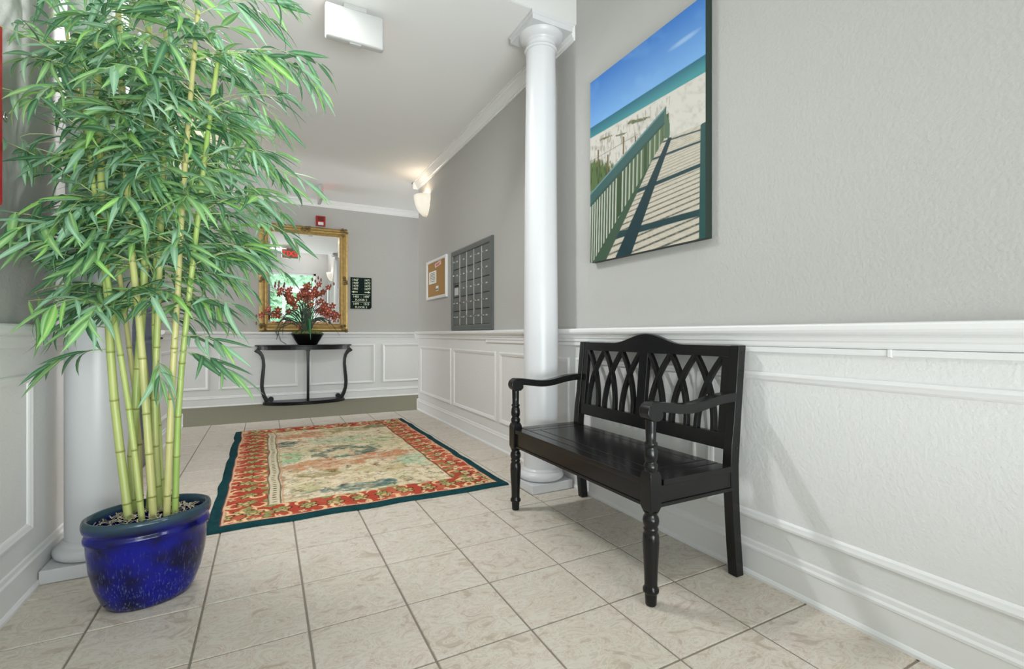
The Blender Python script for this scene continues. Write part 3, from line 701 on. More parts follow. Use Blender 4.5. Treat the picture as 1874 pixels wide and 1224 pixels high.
    over(C, fence * (f_lo < -2), srgb(186, 188, 178)); over(C, fence * sd(abs(fr - .58) - .24 - .14 * d_, .10), srgb(78, 100, 70)); over(C, fence * sd(abs(fr - .80) - .10, .08), srgb(32, 56, 44))
    over(C, fence * np.clip(d_ - .35, 0, .5), srgb(92, 112, 70))
    for px, wd in ((210, 9), (325, 6), (418, 7)): over(C, sd(abs(X - px) - wd, 2) * (ln(82, 900, 412, 520) > 0) * (ln(100, 1155, 428, 596) < 0), srgb(54, 76, 46))
    over(C, ((r_top > 0) * (r_bot < 0) * (X < 413)).astype(float), srgb(54, 90, 88)); over(C, sd(abs(r_top - 5) - 4, 3) * (X < 410), srgb(104, 140, 142)); over(C, sd(abs(r_bot + 6) - 6, 3) * (X < 413), srgb(46, 78, 66))
    over(C, (X > 405) * (X < 430) * (ln(405, 484, 430, 556) > 0) * (Y < 620), srgb(78, 104, 80))
    return np.clip(C, 0, 1)
CY0, CY1, CZ0, CZ1, CD = 1.474, 2.325, 1.437, 2.537, .042
pic = thing('beach_canvas', 'stretched canvas photo of a boardwalk leading to a beach, hung above the bench', 'canvas print', (XR - CD / 2, 1.9, CZ0))
nx, ny = 300, 390
S, T = np.meshgrid(np.linspace(0, 1, nx), np.linspace(0, 1, ny))
pos = np.stack([np.full_like(S, XR - CD - .0005), CY1 + (CY0 - CY1) * S, CZ0 + (CZ1 - CZ0) * T], -1)
grid_object('printed_face', nx, ny, pos, canvas_colours(S, T), attr_material('canvas_print', rough=.55, spec=.3), pic)
MB().box(XR - CD, XR - .001, CY0, CY1, CZ0, CZ1).build('stretcher', M['canvas_edge'], pic)

# ------------------------------------------------------------------ mailbox bank
t = thing('mailbox_bank', 'grey metal bank of twenty-five small mailboxes set in the right wall', 'mailbox', (XR, 4.305, 1.055))
my0, my1, mz0, mz1 = 3.785, 4.825, 1.046, 1.885
MB().frame([(0, 0), (0, .022), (.010, .026), (.045, .026), (.052, .018), (.052, 0)], right, my0, my1, mz0, mz1).build('frame', M['steel'], t)
MB().box(XR - .004, XR - .001, my0 + .05, my1 - .05, mz0 + .05, mz1 - .05).build('back_plate', M['dark'], t)
cw = (my1 - my0 - .104) / 5; rh = (mz1 - mz0 - .104) / 5
for c in range(1, 5):
    y = my0 + .052 + c * cw
    MB().box(XR - .017, XR - .004, y - .006, y + .006, mz0 + .054, mz1 - .054).build('divider', M['steel_light'], t)
for c in range(5):
    for r in range(5):
        y0 = my0 + .052 + c * cw + .007; y1 = y0 + cw - .014; z0 = mz0 + .052 + r * rh + .003; z1 = z0 + rh - .006
        dd = MB().box(XR - .015, XR - .005, y0, y1, z0, z1).build('door', M['steel'], t, bevel=.0015, seg=1)
        yk = y1 - .02; zk = (z0 + z1) / 2 + .01
        if c == 4 and r == 2:
            MB().box(XR - .0165, XR - .0149, y0 + .03, y1 - .03, z1 - .035, z1 - .012).build('slot', M['dark'], dd)
            MB().box(XR - .018, XR - .0149, y0 + .035, y1 - .035, z0 + .02, z1 - .045).build('flap', M['steel_light'], dd)
        else:
            MB().tube([(XR - .0148, yk, zk), (XR - .024, yk, zk)], .011, 14).build('lock', M['chrome'], dd)
            MB().box(XR - .0156, XR - .0149, y0 + .05, y0 + .09, zk - .006, zk + .006).build('number_plate', M['steel_light'], dd)

# ------------------------------------------------------------------ cork board and papers
t = thing('cork_board', 'white-framed cork notice board beside the mailboxes', 'notice board', (XR, 5.36, 1.42))
ky0, ky1, kz0, kz1 = 4.995, 5.725, 1.425, 1.900
MB().frame([(0, 0), (0, .020), (.006, .024), (.028, .024), (.034, .016), (.034, .006)], right, ky0, ky1, kz0, kz1).build('frame', M['white'], t)
MB().box(XR - .008, XR - .001, ky0 + .02, ky1 - .02, kz0 + .02, kz1 - .02).build('cork', M['cork'], t)
def paper(name, label, y0, y1, z0, z1, m, ang=0, lines=(), ink='ink'):
    c = Vector((XR - .0092, (y0 + y1) / 2, (z0 + z1) / 2)); R_ = Matrix.Translation(c) @ Matrix.Rotation(ang, 4, 'X')
    o = thing(name, label, 'paper', tuple(c)); MB().obox(R_, .0008, (y1 - y0) / 2, (z1 - z0) / 2).build('sheet', M[m], o)
    b = MB()
    for q, w in lines: b.obox(R_ @ Matrix.Translation((-.0009, 0, ((z1 - z0) / 2) * q)), .0003, (y1 - y0) / 2 * w, .004)
    if lines: b.build('print', M[ink], o)
paper('notice_header', 'narrow pink notice strip at the top of the cork board', 5.20, 5.42, 1.805, 1.855, 'paper_pink', -.10, ((.15, .7), (-.35, .5)), 'ink_red')
paper('notice_sheet', 'white printed notice pinned to the far side of the cork board', 5.37, 5.645, 1.615, 1.765, 'paper', 0, ((.7, .7), (.45, .6), (.2, .7), (-.05, .65), (-.3, .7), (-.6, .5)))
paper('notice_card', 'small photo card low on the cork board', 5.29, 5.385, 1.515, 1.575, 'paper', 0, ((-.35, .95), (-.6, .95), (-.15, .95)))

# ------------------------------------------------------------------ wall sconces
def sconce(fn, y, z, label, power):
    t = thing('wall_sconce', label, 'wall lamp', fn(y, z, 0), 'quarter-round wall sconces')
    prof = [(.012, -.150), (.050, -.135), (.085, -.100), (.115, -.050), (.135, .005), (.147, .060), (.152, .110), (.144, .110), (.133, .05), (.110, -.040), (.080, -.090), (.030, -.130)]
    mb = MB(); n = 20; vs = []
    for r, zq in prof:
        for k in range(n + 1):
            a = math.pi * k / n; vs.append(fn(y + math.cos(a) * r, z + zq, math.sin(a) * r * 1.05 + .004))
    m = len(prof); N_ = n + 1
    mb.add(vs, [(i * N_ + k, i * N_ + k + 1, ((i + 1) % m) * N_ + k + 1, ((i + 1) % m) * N_ + k) for i in range(m) for k in range(n)], True)
    mb.build('shade', M['shade'], t)
    MB().prism([(-.05, -.08), (.05, -.08), (.05, .06), (-.05, .06)], lambda a, q, s: fn(y + a, z + q, s), .001, .012).build('back_plate', M['plastic'], t)
    MB().lathe([(.004, -.02), (.022, .0), (.026, .025), (.018, .05), (.004, .06)], fn(y, z, .055), 12).build('bulb', M['shade'], t)
    l = bpy.data.lights.new('sconce_bulb', 'POINT'); l.energy = power; l.color = (1, .80, .58); l.shadow_soft_size = .03
    lo = bpy.data.objects.new('sconce_bulb', l); COL.objects.link(lo); lo.location = fn(y, z + .09, .06)
sconce(right, 5.77, 2.635, 'cream glass wall sconce on the right wall above the notice board', 2.2)
sconce(left, 5.70, 2.635, 'glowing glass wall sconce on the left wall, half hidden by bamboo leaves', 4)
sconce(right, -.2, 2.80, 'wall sconce by the entrance, seen only in the mirror', 4)

# ------------------------------------------------------------------ exit signs
def exit_sign(loc, w, h, dp, axis, label, front_text, back_text):
    """axis 'Y': faces look along +-Y, axis 'X': along +-X"""
    t = thing('exit_sign', label, 'exit sign', loc, 'ceiling exit signs')
    x, y, z = loc       # top centre at the ceiling
    f = (lambda a, q, n: (x + a, y + n, z + q)) if axis == 'Y' else (lambda a, q, n: (x + n, y - a, z + q))
    def bx(a0, a1, q0, q1, n0, n1):
        return MB().add([f(a, q, n) for q in (q0, q1) for n in (n0, n1) for a in (a0, a1)], [(0, 2, 3, 1), (4, 5, 7, 6), (0, 1, 5, 4), (2, 6, 7, 3), (0, 4, 6, 2), (1, 3, 7, 5)])
    bx(-w / 2, w / 2, -.026 - h, -.026, -dp / 2, dp / 2).build('housing', M['plastic'], t, bevel=.012, seg=3)
    bx(-.068, .068, -.028, 0, -dp * .42, dp * .3).build('canopy', M['plastic'], t, bevel=.003)
    bx(-.035, .035, -.026 - h - .008, -.026 - h + .002, -dp * .3, dp * .3).build('test_switch', M['plastic'], t, bevel=.002)
    for sgn, on in ((1, back_text), (-1, front_text)):
        if not on: continue
        n0 = sgn * (dp / 2)
        bx(-w / 2 + .012, w / 2 - .012, -.026 - h + .012, -.038, min(n0, n0 + sgn * .002), max(n0, n0 + sgn * .002)).build('face', M['exit_face'], t)
        text('lettering', 'EXIT', h * .80, lambda a, q, e, sgn=sgn, n0=n0: Vector(f(-sgn * a, q - .026 - h / 2, n0 + sgn * (.003 + e))), M['exit_red'], t, bold=.004)
exit_sign((.485, 3.03, ZC), .345, .205, .05, 'Y', 'white box of a ceiling exit sign seen from its blank rear face', False, True)
exit_sign((.645, 6.86, ZC), .33, .20, .045, 'X', 'exit sign on the hallway ceiling seen edge-on above the mirror', False, True)

# ------------------------------------------------------------------ fire alarm
t = thing('fire_alarm', 'red fire alarm strobe on the back wall above the mirror', 'fire alarm', (.72, YB, 2.62))
MB().prism([(.655, 2.635), (.79, 2.635), (.79, 2.785), (.655, 2.785)], lambda a, q, s: back(a, q, s), .001, .045).build('body', M['alarm_red'], t, bevel=.006)
MB().prism([(.685, 2.645), (.76, 2.645), (.76, 2.69), (.685, 2.69)], lambda a, q, s: back(a, q, s), .044, .070).build('strobe_lens', M['lens'], t, bevel=.008)
for k in range(5): MB().box(.68, .765, YB - .0475, YB - .0445, 2.715 + k * .012, 2.720 + k * .012).build('grille_bar', M['dark'], t)

# ------------------------------------------------------------------ gilt mirror
mx0, mx1, mz0, mz1 = -.098, 1.114, 1.045, 2.612
t = thing('wall_mirror', 'large rectangular mirror in an antique gold frame on the back wall', 'mirror', (.508, YB, mz0))
FR = [(0, .002), (0, .030), (.008, .042), (.022, .050), (.040, .050), (.050, .044), (.056, .034), (.070, .030), (.076, .036), (.086, .036), (.092, .026), (.106, .020), (.118, .014), (.118, .004)]
MB().frame(FR, back, mx0, mx1, mz0, mz1).build('frame', M['gold'], t)
gx0, gx1, gz0, gz1 = mx0 + .114, mx1 - .114, mz0 + .114, mz1 - .114
MB().box(gx0 + .03, gx1 - .03, YB - .0125, YB - .004, gz0 + .03, gz1 - .03).build('glass', M['mirror'], t)
MB().frame([(.0, .0085), (.030, .0125)], back, gx0, gx1, gz0, gz1).build('bevelled_edge', M['mirror'], t)
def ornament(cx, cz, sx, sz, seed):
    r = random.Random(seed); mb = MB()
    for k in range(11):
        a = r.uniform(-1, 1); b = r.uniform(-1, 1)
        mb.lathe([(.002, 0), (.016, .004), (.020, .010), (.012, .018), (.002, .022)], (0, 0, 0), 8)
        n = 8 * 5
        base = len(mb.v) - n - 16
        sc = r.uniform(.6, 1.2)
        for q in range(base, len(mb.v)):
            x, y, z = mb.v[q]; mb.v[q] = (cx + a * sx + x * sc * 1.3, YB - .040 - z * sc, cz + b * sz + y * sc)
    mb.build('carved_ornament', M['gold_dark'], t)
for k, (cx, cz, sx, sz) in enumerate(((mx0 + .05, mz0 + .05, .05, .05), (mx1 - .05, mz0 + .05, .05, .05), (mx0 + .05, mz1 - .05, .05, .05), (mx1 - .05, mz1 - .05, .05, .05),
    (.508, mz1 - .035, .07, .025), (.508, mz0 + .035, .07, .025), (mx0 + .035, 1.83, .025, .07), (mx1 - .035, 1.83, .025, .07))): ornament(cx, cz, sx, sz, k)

# ------------------------------------------------------------------ directory sign
t = thing('directory_sign', 'dark green room directory sign with cream numbers beside the mirror', 'sign', (1.316, YB, 1.40))
ol = [(1.156, 1.402), (1.452, 1.402), (1.476, 1.426), (1.476, 1.893), (1.156, 1.893)]
MB().prism(ol, lambda a, q, s: back(a, q, s), .001, .010).build('plate', M['sign_green'], t)
sg = lambda x, y, e: Vector((1.316 + x, YB - .0105 - e, 1.6475 + y))
for k, (a, b) in enumerate((('1467', '1471'), ('1469', '1473'), ('1479', '1475'), ('1481', '1477'))):
    yy = .205 - k * .0465
    text('lettering', a, .048, sg, M['sign_cream'], t, -.088, yy, bold=.0008); text('lettering', b, .048, sg, M['sign_cream'], t, .096, yy, bold=.0008)
for s in (-1, 1):
    ar = [(.052, -.006), (.105, -.006), (.105, -.019), (.143, 0), (.105, .019), (.105, .006), (.052, .006)]
    MB().prism(ar, lambda a, q, e, s=s: sg(s * a, q + .018, e), 0, .0012).build('arrow', M['sign_cream'], t)
for yy in (-.022, -.137): MB().prism([(-.138, -.003), (.138, -.003), (.138, .003), (-.138, .003)], lambda a, q, e, yy=yy: sg(a, q + yy, e), 0, .0012).build('rule', M['sign_cream'], t)
for s, yy, sz in (('1483  -  1497', -.056, .046), ('FLOOR 2', -.106, .046), ('1499  -  1513', -.171, .046), ('FLOOR 3', -.221, .046)): text('lettering', s, sz, sg, M['sign_cream'], t, 0, yy, bold=.0008)

# ------------------------------------------------------------------ console table
TX, TYB = .505, 7.612
t = thing('console_table', 'black half-moon console table with curved legs under the mirror', 'table', (TX, 7.45, 0))
def half_moon(hw, dp, n=28):
    return [(TX + hw, TYB)] + [(TX + hw * math.cos(a), TYB - .03 - (dp - .03) * math.sin(a) ** .85) for a in (math.pi * k / n for k in range(n + 1))] + [(TX - hw, TYB)]
MB().prism(half_moon(.655, .40), lambda a, q, s: (a, q, s), .832, .852).build('top', M['black_table'], t, bevel=.004)
MB().prism(half_moon(.630, .375), lambda a, q, s: (a, q, s), .782, .832).build('apron', M['black_table'], t)
MB().prism(half_moon(.555, .335), lambda a, q, s: (a, q, s), .002, .030).prism(half_moon(.540, .322), lambda a, q, s: (a, q, s), .030, .048).build('base_shelf', M['black_table'], t, bevel=.003)
side = [(-.135, .785), (-.125, .775), (-.085, .745), (-.055, .700), (-.040, .640), (-.036, .560), (-.044, .460), (-.054, .360), (-.058, .280), (-.050, .200), (-.030, .130), (-.005, .080), (.020, .050)]
wd = [.06, .06, .05, .042, .040, .042, .046, .048, .046, .046, .05, .055, .06]
for s in (1, -1):
    pts = [(TX + s * (x - TX), 7.50, z) for x, z in side]
    lg = MB().ribbon(pts, (0, 1, 0), wd, .045).build('curved_leg', M['black_table'], t, bevel=.006)
    MB().lathe([(.034, -.022), (.034, .022)], (0, 0, 0), 20) if False else None
    mb = MB(); mb.tube([(TX + s * (.055 - TX), 7.478, .082), (TX + s * (.055 - TX), 7.522, .082)], .036, 18); mb.build('scroll_foot', M['black_table'], t)
MB().ribbon([(.525, 7.30, .785), (.525, 7.295, .60), (.525, 7.30, .35), (.525, 7.312, .15), (.525, 7.322, .046)], (0, 1, 0), [.045, .034, .034, .034, .036], .035).build('front_leg', M['black_table'], t, bevel=.005)
MB().box(.495, .555, 7.27, 7.33, .765, .786).build('leg_collar', M['black_table'], t, bevel=.003)

# ------------------------------------------------------------------ orchid arrangement
CS, SN = math.cos(YAW), math.sin(YAW)
def at(u, v, d):
    """world point that lies d metres in front of the viewer's plane"""
    x = (u - 937) / 860 * d; z = 1 - (v - 612) / 860 * d
    return Vector((SN * d + CS * x, CS * d - SN * x, z))
def aty(u, v, y):
    """world point on the plane Y = y"""
    p = at(u, v, y / (CS - SN * (u - 937) / 860)); p.z = max(p.z, .862); return p
FC = Vector((.525, 7.40, .852))
t = thing('orchid_arrangement', 'russet orchid arrangement in a black bowl on the console table', 'flower arrangement', FC)
MB().lathe([(.115, .001), (.130, .004), (.215, .148), (.222, .152), (.222, .162), (.212, .162), (.200, .146), (.19, .14)], FC, 40).build('bowl', M['black_table'], t)
mo = MB(); rm = random.Random(5)
for k in range(60):
    a = rm.uniform(0, 6.28); r = .18 * math.sqrt(rm.random()); q = rm.uniform(.02, .045)
    mo.lathe([(.004, -q), (q, -.3 * q), (q * .8, .5 * q), (.004, q)], (FC.x + r * math.cos(a), FC.y + r * math.sin(a), FC.z + .155 + .03 * (1 - r / .18)), 7)
mo.lathe([(.2, .13), (.15, .16), (.01, .17)], FC, 24)
mo.build('moss', M['moss'], t)
def blossom_mesh():
    mb = MB()
    for k in range(5):
        a = 2 * math.pi * k / 5 + .3; c_, s_ = math.cos(a), math.sin(a); vs = []
        for tt, w, zz in ((.08, .10, 0), (.45, .30, .10), (.80, .24, .12), (1.05, .0, .02)):
            for sd_ in (-1, 1): vs.append((c_ * tt - s_ * w * sd_, s_ * tt + c_ * w * sd_, zz))
        mb.add(vs, [(0, 1, 3, 2), (2, 3, 5, 4), (4, 5, 7, 6)], True)
    me = bpy.data.meshes.new('blossom'); me.from_pydata(mb.v, [], mb.f); me.materials.append(M['petal'])
    lb = MB().lathe([(.05, .02), (.2, .16), (.24, .26), (.12, .34), (.02, .36)], (0, -.08, 0), 8)
    ml = bpy.data.meshes.new('lip'); ml.from_pydata(lb.v, [], lb.f); ml.materials.append(M['petal2'])
    return me, ml
bme, lme = blossom_mesh()
bl_px = [(170, 670), (280, 560), (350, 655), (430, 580), (430, 670), (490, 260), (630, 250), (610, 330), (620, 400), (680, 470), (720, 540), (610, 600), (780, 340), (770, 390), (880, 310), (910, 190), (860, 205), (1030, 240), (1090, 180), (1050, 310), (1150, 310), (1230, 230), (980, 330), (880, 410), (970, 400), (960, 500), (1120, 440), (1190, 500), (1110, 580), (1160, 620), (1230, 600), (1300, 520), (1340, 640), (1385, 680), (1240, 690), (1330, 745), (750, 840), (810, 890), (1200, 555), (1160, 540), (640, 430), (1010, 290), (1070, 330), (940, 340), (1270, 620), (660, 400), (840, 320), (920, 230), (460, 285), (590, 280), (260, 600), (150, 690)]
R5 = random.Random(11); groups = []
stems = MB()
for (bx, by) in bl_px:
    p = aty(460 + bx / 8.745, 500 + by / 8.745, 7.37 + R5.uniform(-.12, .12))
    o = bpy.data.objects.new('blossom', bme); COL.objects.link(o); o.parent = t
    o.location = p - FC; s = R5.uniform(.038, .054); o.scale = (s, s, s)
    nrm = Vector((R5.uniform(-.8, .4) - .2, -1, R5.uniform(-.5, .6))).normalized()
    o.rotation_euler = nrm.to_track_quat('Z', 'Y').to_euler()
    l = bpy.data.objects.new('lip', lme); COL.objects.link(l); l.parent = o
for bx, by in ((80, 690), (80, 800), (385, 165), (445, 140), (440, 205), (530, 170), (975, 100), (1070, 75), (1115, 108), (1390, 760), (1320, 170), (1270, 200)):
    p = aty(460 + bx / 8.745, 500 + by / 8.745, 7.38 + R5.uniform(-.06, .06))
    mb = MB(); mb.lathe([(.002, -.026), (.010, -.014), (.014, .0), (.010, .016), (.002, .03)], p, 8); mb.build('bud', M['bud'], t)
for px in ([(170, 670), (430, 640), (700, 830)], [(130, 690), (300, 600), (480, 640), (760, 860)], [(530, 170), (540, 300), (680, 470), (800, 760)], [(490, 260), (620, 400), (720, 560), (820, 800)], [(910, 190), (900, 400), (880, 800)], [(1090, 180), (1000, 380), (900, 820)], [(1230, 230), (1060, 380), (920, 820)], [(1380, 690), (1300, 560), (1120, 580), (930, 840)], [(780, 340), (840, 560), (860, 840)], [(1120, 440), (980, 620), (910, 840)], [(970, 110), (960, 300), (890, 830)]):
    c = [aty(460 + x / 8.745, 500 + y / 8.745, 7.38) for x, y in px]
    pts = []
    for k in range(len(c) - 1):
        for q in range(4): pts.append(c[k].lerp(c[k + 1], q / 4))
    pts.append(Vector((FC.x + R5.uniform(-.05, .05), FC.y - .02, FC.z + .15)))
    stems.tube(pts, .0045, 5)
stems.build('stems', M['stem'], t)['kind'] = 'stuff'
def blade(pts, w, m):
    """arching strap leaf through 3-4 control points"""
    c = [Vector(p) for p in pts]; n = 12; P = []
    for k in range(n + 1):
        q = k / n
        if len(c) == 3: p = c[0] * (1 - q) ** 2 + c[1] * 2 * q * (1 - q) + c[2] * q * q
        else: p = c[0] * (1 - q) ** 3 + c[1] * 3 * q * (1 - q) ** 2 + c[2] * 3 * q * q * (1 - q) + c[3] * q ** 3
        P.append(p)
    mb = MB(); vs = []
    for k, p in enumerate(P):
        d = (P[min(k + 1, n)] - P[max(k - 1, 0)]).normalized(); s = d.cross(Vector((0, 1, .3))).normalized()
        ww = w * (math.sin(math.pi * (.12 + .86 * k / n)) ** .7)
        vs += [p - s * ww / 2, p + Vector((0, .003, -.002)), p + s * ww / 2]
    mb.add(vs, [(i * 3 + k, i * 3 + k + 1, i * 3 + 4 + k, i * 3 + 3 + k) for i in range(n) for k in range(2)], True)
    mb.build('leaf', M[m], t)
root = FC + Vector((0, 0, .15))
A = lambda x, y, d=7.38: aty(460 + x / 8.745, 500 + y / 8.745, d)
blade([root, A(940, 560, 7.25), A(925, 700, 7.16), A(950, 1060, 7.16)], .034, 'blade2')
for c1, c2, e in (((760, 560), (520, 560), (500, 780)), ((640, 640), (420, 620), (400, 1010)), ((700, 700), (480, 640), (500, 1000)), ((740, 620), (560, 480), (560, 640)), ((1000, 600), (1200, 620), (1420, 1010)), ((1000, 640), (1150, 650), (1240, 870)), ((960, 560), (1080, 480), (1140, 640)), ((820, 500), (800, 420), (740, 480)), ((880, 480), (840, 380), (800, 560)), ((900, 520), (960, 460), (1020, 640)), ((1000, 700), (1120, 700), (1200, 780)), ((760, 720), (620, 700), (480, 700)), ((860, 560), (860, 460), (880, 400)), ((930, 560), (980, 480), (1010, 560)), ((700, 760), (560, 760), (430, 860)), ((820, 600), (700, 520), (660, 660)), ((1010, 640), (1180, 700), (1290, 800)), ((780, 660), (660, 560), (560, 600)), ((890, 620), (890, 520), (840, 600))):
    blade([root + Vector((R5.uniform(-.06, .06), R5.uniform(-.05, .02), 0)), A(*c1), A(*c2), A(*e)], R5.uniform(.012, .022), 'blade')
aer = MB()
for px in ([(480, 860), (430, 960), (470, 1080), (560, 1160)], [(400, 880), (380, 930), (430, 1000), (450, 960)], [(470, 870), (440, 900), (420, 1000), (400, 1060)]):
    aer.tube([A(x, y, 7.30) for x, y in [(650, 800)] + px], .005, 5)
aer.build('aerial_roots', M['stem'], t)['kind'] = 'stuff'

# ------------------------------------------------------------------ red wall box at the left edge
t = thing('red_wall_box', 'red enamelled box at the left edge of the picture, high on the left wall', 'wall box', (XL, 1.88, 1.40))
MB().box(XL + .001, XL + .100, 1.72, 2.022, 1.395, 1.955).build('body', M['box_red'], t, bevel=.012, seg=3)
pts = [(XL + .085, 2.020, 1.69)] + [(XL + .095 + .005 * k / 12, 2.038 + .014 * math.sin(k * .55), 1.680 + .014 * math.cos(k * .55)) for k in range(12)]
MB().tube(pts, .0025, 6).build('wire_ring', M['chrome'], t)

# ------------------------------------------------------------------ potted bamboo
PC = Vector((-.395, 2.235, 0)); PROT = math.radians(17)
pot = thing('potted_bamboo', 'tall artificial bamboo in a glossy cobalt-blue oval pot by the left column', 'potted plant', PC)
POTP = [(.60, 0), (.66, .004), (.74, .030), (.84, .085), (.91, .150), (.945, .215), (.955, .250), (.985, .256), (.992, .266), (.975, .276), (.955, .281), (.955, .291), (1.0, .296), (1.015, .308), (1.015, .322), (.995, .333), (.955, .336), (.915, .332), (.895, .318), (.885, .280), (.87, .24)]
PA, PB = .196, .150
MB().lathe([(r * PA, z) for r, z in POTP], (0, 0, 0), 72, 1, PB / PA, PROT, caps=True).build('pot', M['pot'], pot)
for o in [pot.children[-1]]: o.location = (0, 0, 0)
def pot_pt(a, b): # a,b in pot axes
    return PC + Vector((a * math.cos(PROT) - b * math.sin(PROT), a * math.sin(PROT) + b * math.cos(PROT), 0))
M['straw'] = mat('wood_shavings', (.60, .53, .39), .9, noise=(90, .4, 5), bump=(120, 1, .01))
so = MB(); so.lathe([(PA * .885, .298), (PA * .7, .312), (PA * .4, .319), (.002, .322)], PC, 40, 1, PB / PA, PROT, caps=True); so.build('soil', M['straw'], pot)
sv = MB(); R6 = random.Random(4)
for k in range(420):
    a = R6.uniform(0, 6.28); r = math.sqrt(R6.random()) * .86; p = pot_pt(PA * r * math.cos(a), PB * r * math.sin(a)); z = .298 + .024 * (1 - r)
    q = R6.uniform(0, 6.28); L_ = R6.uniform(.008, .018); dz = R6.uniform(-.004, .009)
    p0 = Vector((p.x, p.y, z + .004)); d_ = Vector((math.cos(q) * L_, math.sin(q) * L_, dz)); w_ = Vector((-math.sin(q), math.cos(q), 0)) * .0018
    sv.add([p0 - d_ + w_, p0 - d_ - w_, p0 + d_ - w_, p0 + d_ + w_], [(0, 1, 2, 3)])
sv.build('shavings', M['straw'], pot)['kind'] = 'stuff'
for a, b, sx, sy, rz in ((.005, -.095, .022, .014, .3), (.055, -.092, .012, .009, 0), (.08, -.085, .017, .010, .4), (.130, -.062, .021, .013, .7), (.105, -.075, .010, .008, 0)):
    p = pot_pt(a, b); MB().lathe([(.02, -.4), (.7, -.3), (1, 0), (.75, .35), (.02, .5)], (0, 0, 0), 12).build('pebble', M['pebble'], pot)
    o = pot.children[-1]; o.location = (p.x - PC.x, p.y - PC.y, .316); o.scale = (sx, sy, .016); o.rotation_euler = (0, 0, rz)

CANES = [  # pixel path from soil upwards, distance offset, radius
    ([(236, 952), (208, 720), (196, 520), (188, 400), (181, 200), (176, 40)], -.02, .0150),
    ([(260, 948), (236, 745), (205, 560), (182, 420), (160, 250), (140, 60)], -.03, .0105),
    ([(247, 918), (241, 850), (252, 690), (264, 500), (269, 380), (271, 160), (273, -60)], .05, .0155),
    ([(281, 938), (268, 760), (256, 600), (243, 480), (232, 330), (222, 130), (214, -40)], -.01, .0135),
    ([(291, 932), (283, 760), (289, 580), (294, 420), (300, 260), (304, 60)], .06, .0125),
    ([(272, 926), (278, 790), (262, 640), (246, 500), (226, 300)], .07, .0100),
    ([(305, 944), (314, 720), (325, 540), (332, 400), (345, 220), (362, 20)], -.01, .0120),
    ([(320, 942), (327, 740), (343, 570), (360, 420), (382, 230), (402, 90)], .02, .0115),
    ([(298, 928), (290, 770), (282, 640), (284, 470), (292, 250)], .09, .0095),
    ([(258, 916), (252, 770), (232, 600), (206, 430), (150, 210), (120, 40)], .08, .0100),
]
DP = 1.80
def catmull(P, n):
    P = [P[0] * 2 - P[1]] + P + [P[-1] * 2 - P[-2]]; out = []
    for i in range(1, len(P) - 2):
        for k in range(n):
            q = k / n; a, b, c, d = P[i - 1], P[i], P[i + 1], P[i + 2]
            out.append(.5 * ((2 * b) + (c - a) * q + (2 * a - 5 * b + 4 * c - d) * q * q + (3 * b - a - 3 * c + d) * q ** 3))
    out.append(P[-2]); return out
branch_src = []
RB = random.Random(21)
for path, off, rad in CANES:
    pts = [at(u, v, DP + off) for u, v in path]
    pts[0].z = .300
    # keep the foot inside the pot
    v0 = pts[0] - PC; v0.z = 0
    c_ = catmull(pts, 12)
    # resample with nodes
    L = [0]
    for a, b in zip(c_, c_[1:]): L.append(L[-1] + (b - a).length)
    def pos_at(s):
        s = max(0, min(L[-1], s))
        k = max(i for i in range(len(L)) if L[i] <= s + 1e-9); k = min(k, len(L) - 2)
        return c_[k].lerp(c_[k + 1], (s - L[k]) / max(1e-9, L[k + 1] - L[k]))
    node_s = []; s = RB.uniform(.05, .12)
    while s < L[-1]: node_s.append(s); s += RB.uniform(.15, .22)
    samp = [(0, 0, 0)]
    for ns in node_s:
        for ds, bump, nd in ((-.006, 0, 0), (-.002, .0, 1), (.0005, .0018, 1), (.003, .0009, .3), (.008, 0, 0)): samp.append((ns + ds, bump, nd))
    samp.append((L[-1], 0, 0)); samp = sorted(x for x in samp if 0 <= x[0] <= L[-1])
    P = [pos_at(x[0]) for x in samp]; Rr = [rad * (1 - .30 * x[0] / L[-1]) + x[1] for x in samp]
    mb = MB(); mb.tube(P, Rr, 10); o = mb.build('cane', M['cane'], pot)
    at_ = o.data.attributes.new('node', 'FLOAT', 'POINT')
    vals = []
    for x in samp: vals += [x[2]] * 10
    vals += [0] * (len(o.data.vertices) - len(vals)); at_.data.foreach_set('value', vals)
    for ns in node_s:
        p = pos_at(ns)
        if p.z > .98: branch_src.append((p, ns / L[-1]))

# leaves
def leaf_variant(curve, W):
    n = 6; V_ = []; Fc = []; rib = []
    for k in range(n + 1):
        q = k / n; ang = curve * q
        x = (math.sin(ang) / curve) if curve > .01 else q; z = -((1 - math.cos(ang)) / curve) if curve > .01 else 0
        w = W * (math.sin(math.pi * min(1, .04 + .96 * q) ** .72)) ** .85 if 0 < k < n else (W * .12 if k == 0 else .001)
        V_ += [(x, -w, z + w * .30), (x, 0, z), (x, w, z + w * .30)]; rib += [0, 1, 0]
    for k in range(n):
        b = k * 3; Fc += [(b, b + 1, b + 4, b + 3), (b + 1, b + 2, b + 5, b + 4)]
    return np.array(V_), Fc, rib
VARS = [(leaf_variant(c, w), m) for c, w in ((.25, .062), (.7, .066), (1.2, .060)) for m in range(4)]
LEAVES = []     # (variant, matrix, size on screen)
twigs = MB()
def col_hit(p):
    return p.x < XL + .03 or (Vector((p.x + .655, p.y - 2.682)).length < .125) or (p.x < XL + .11 and 1.7 < p.y < 2.02 and 1.38 < p.z < 1.97)
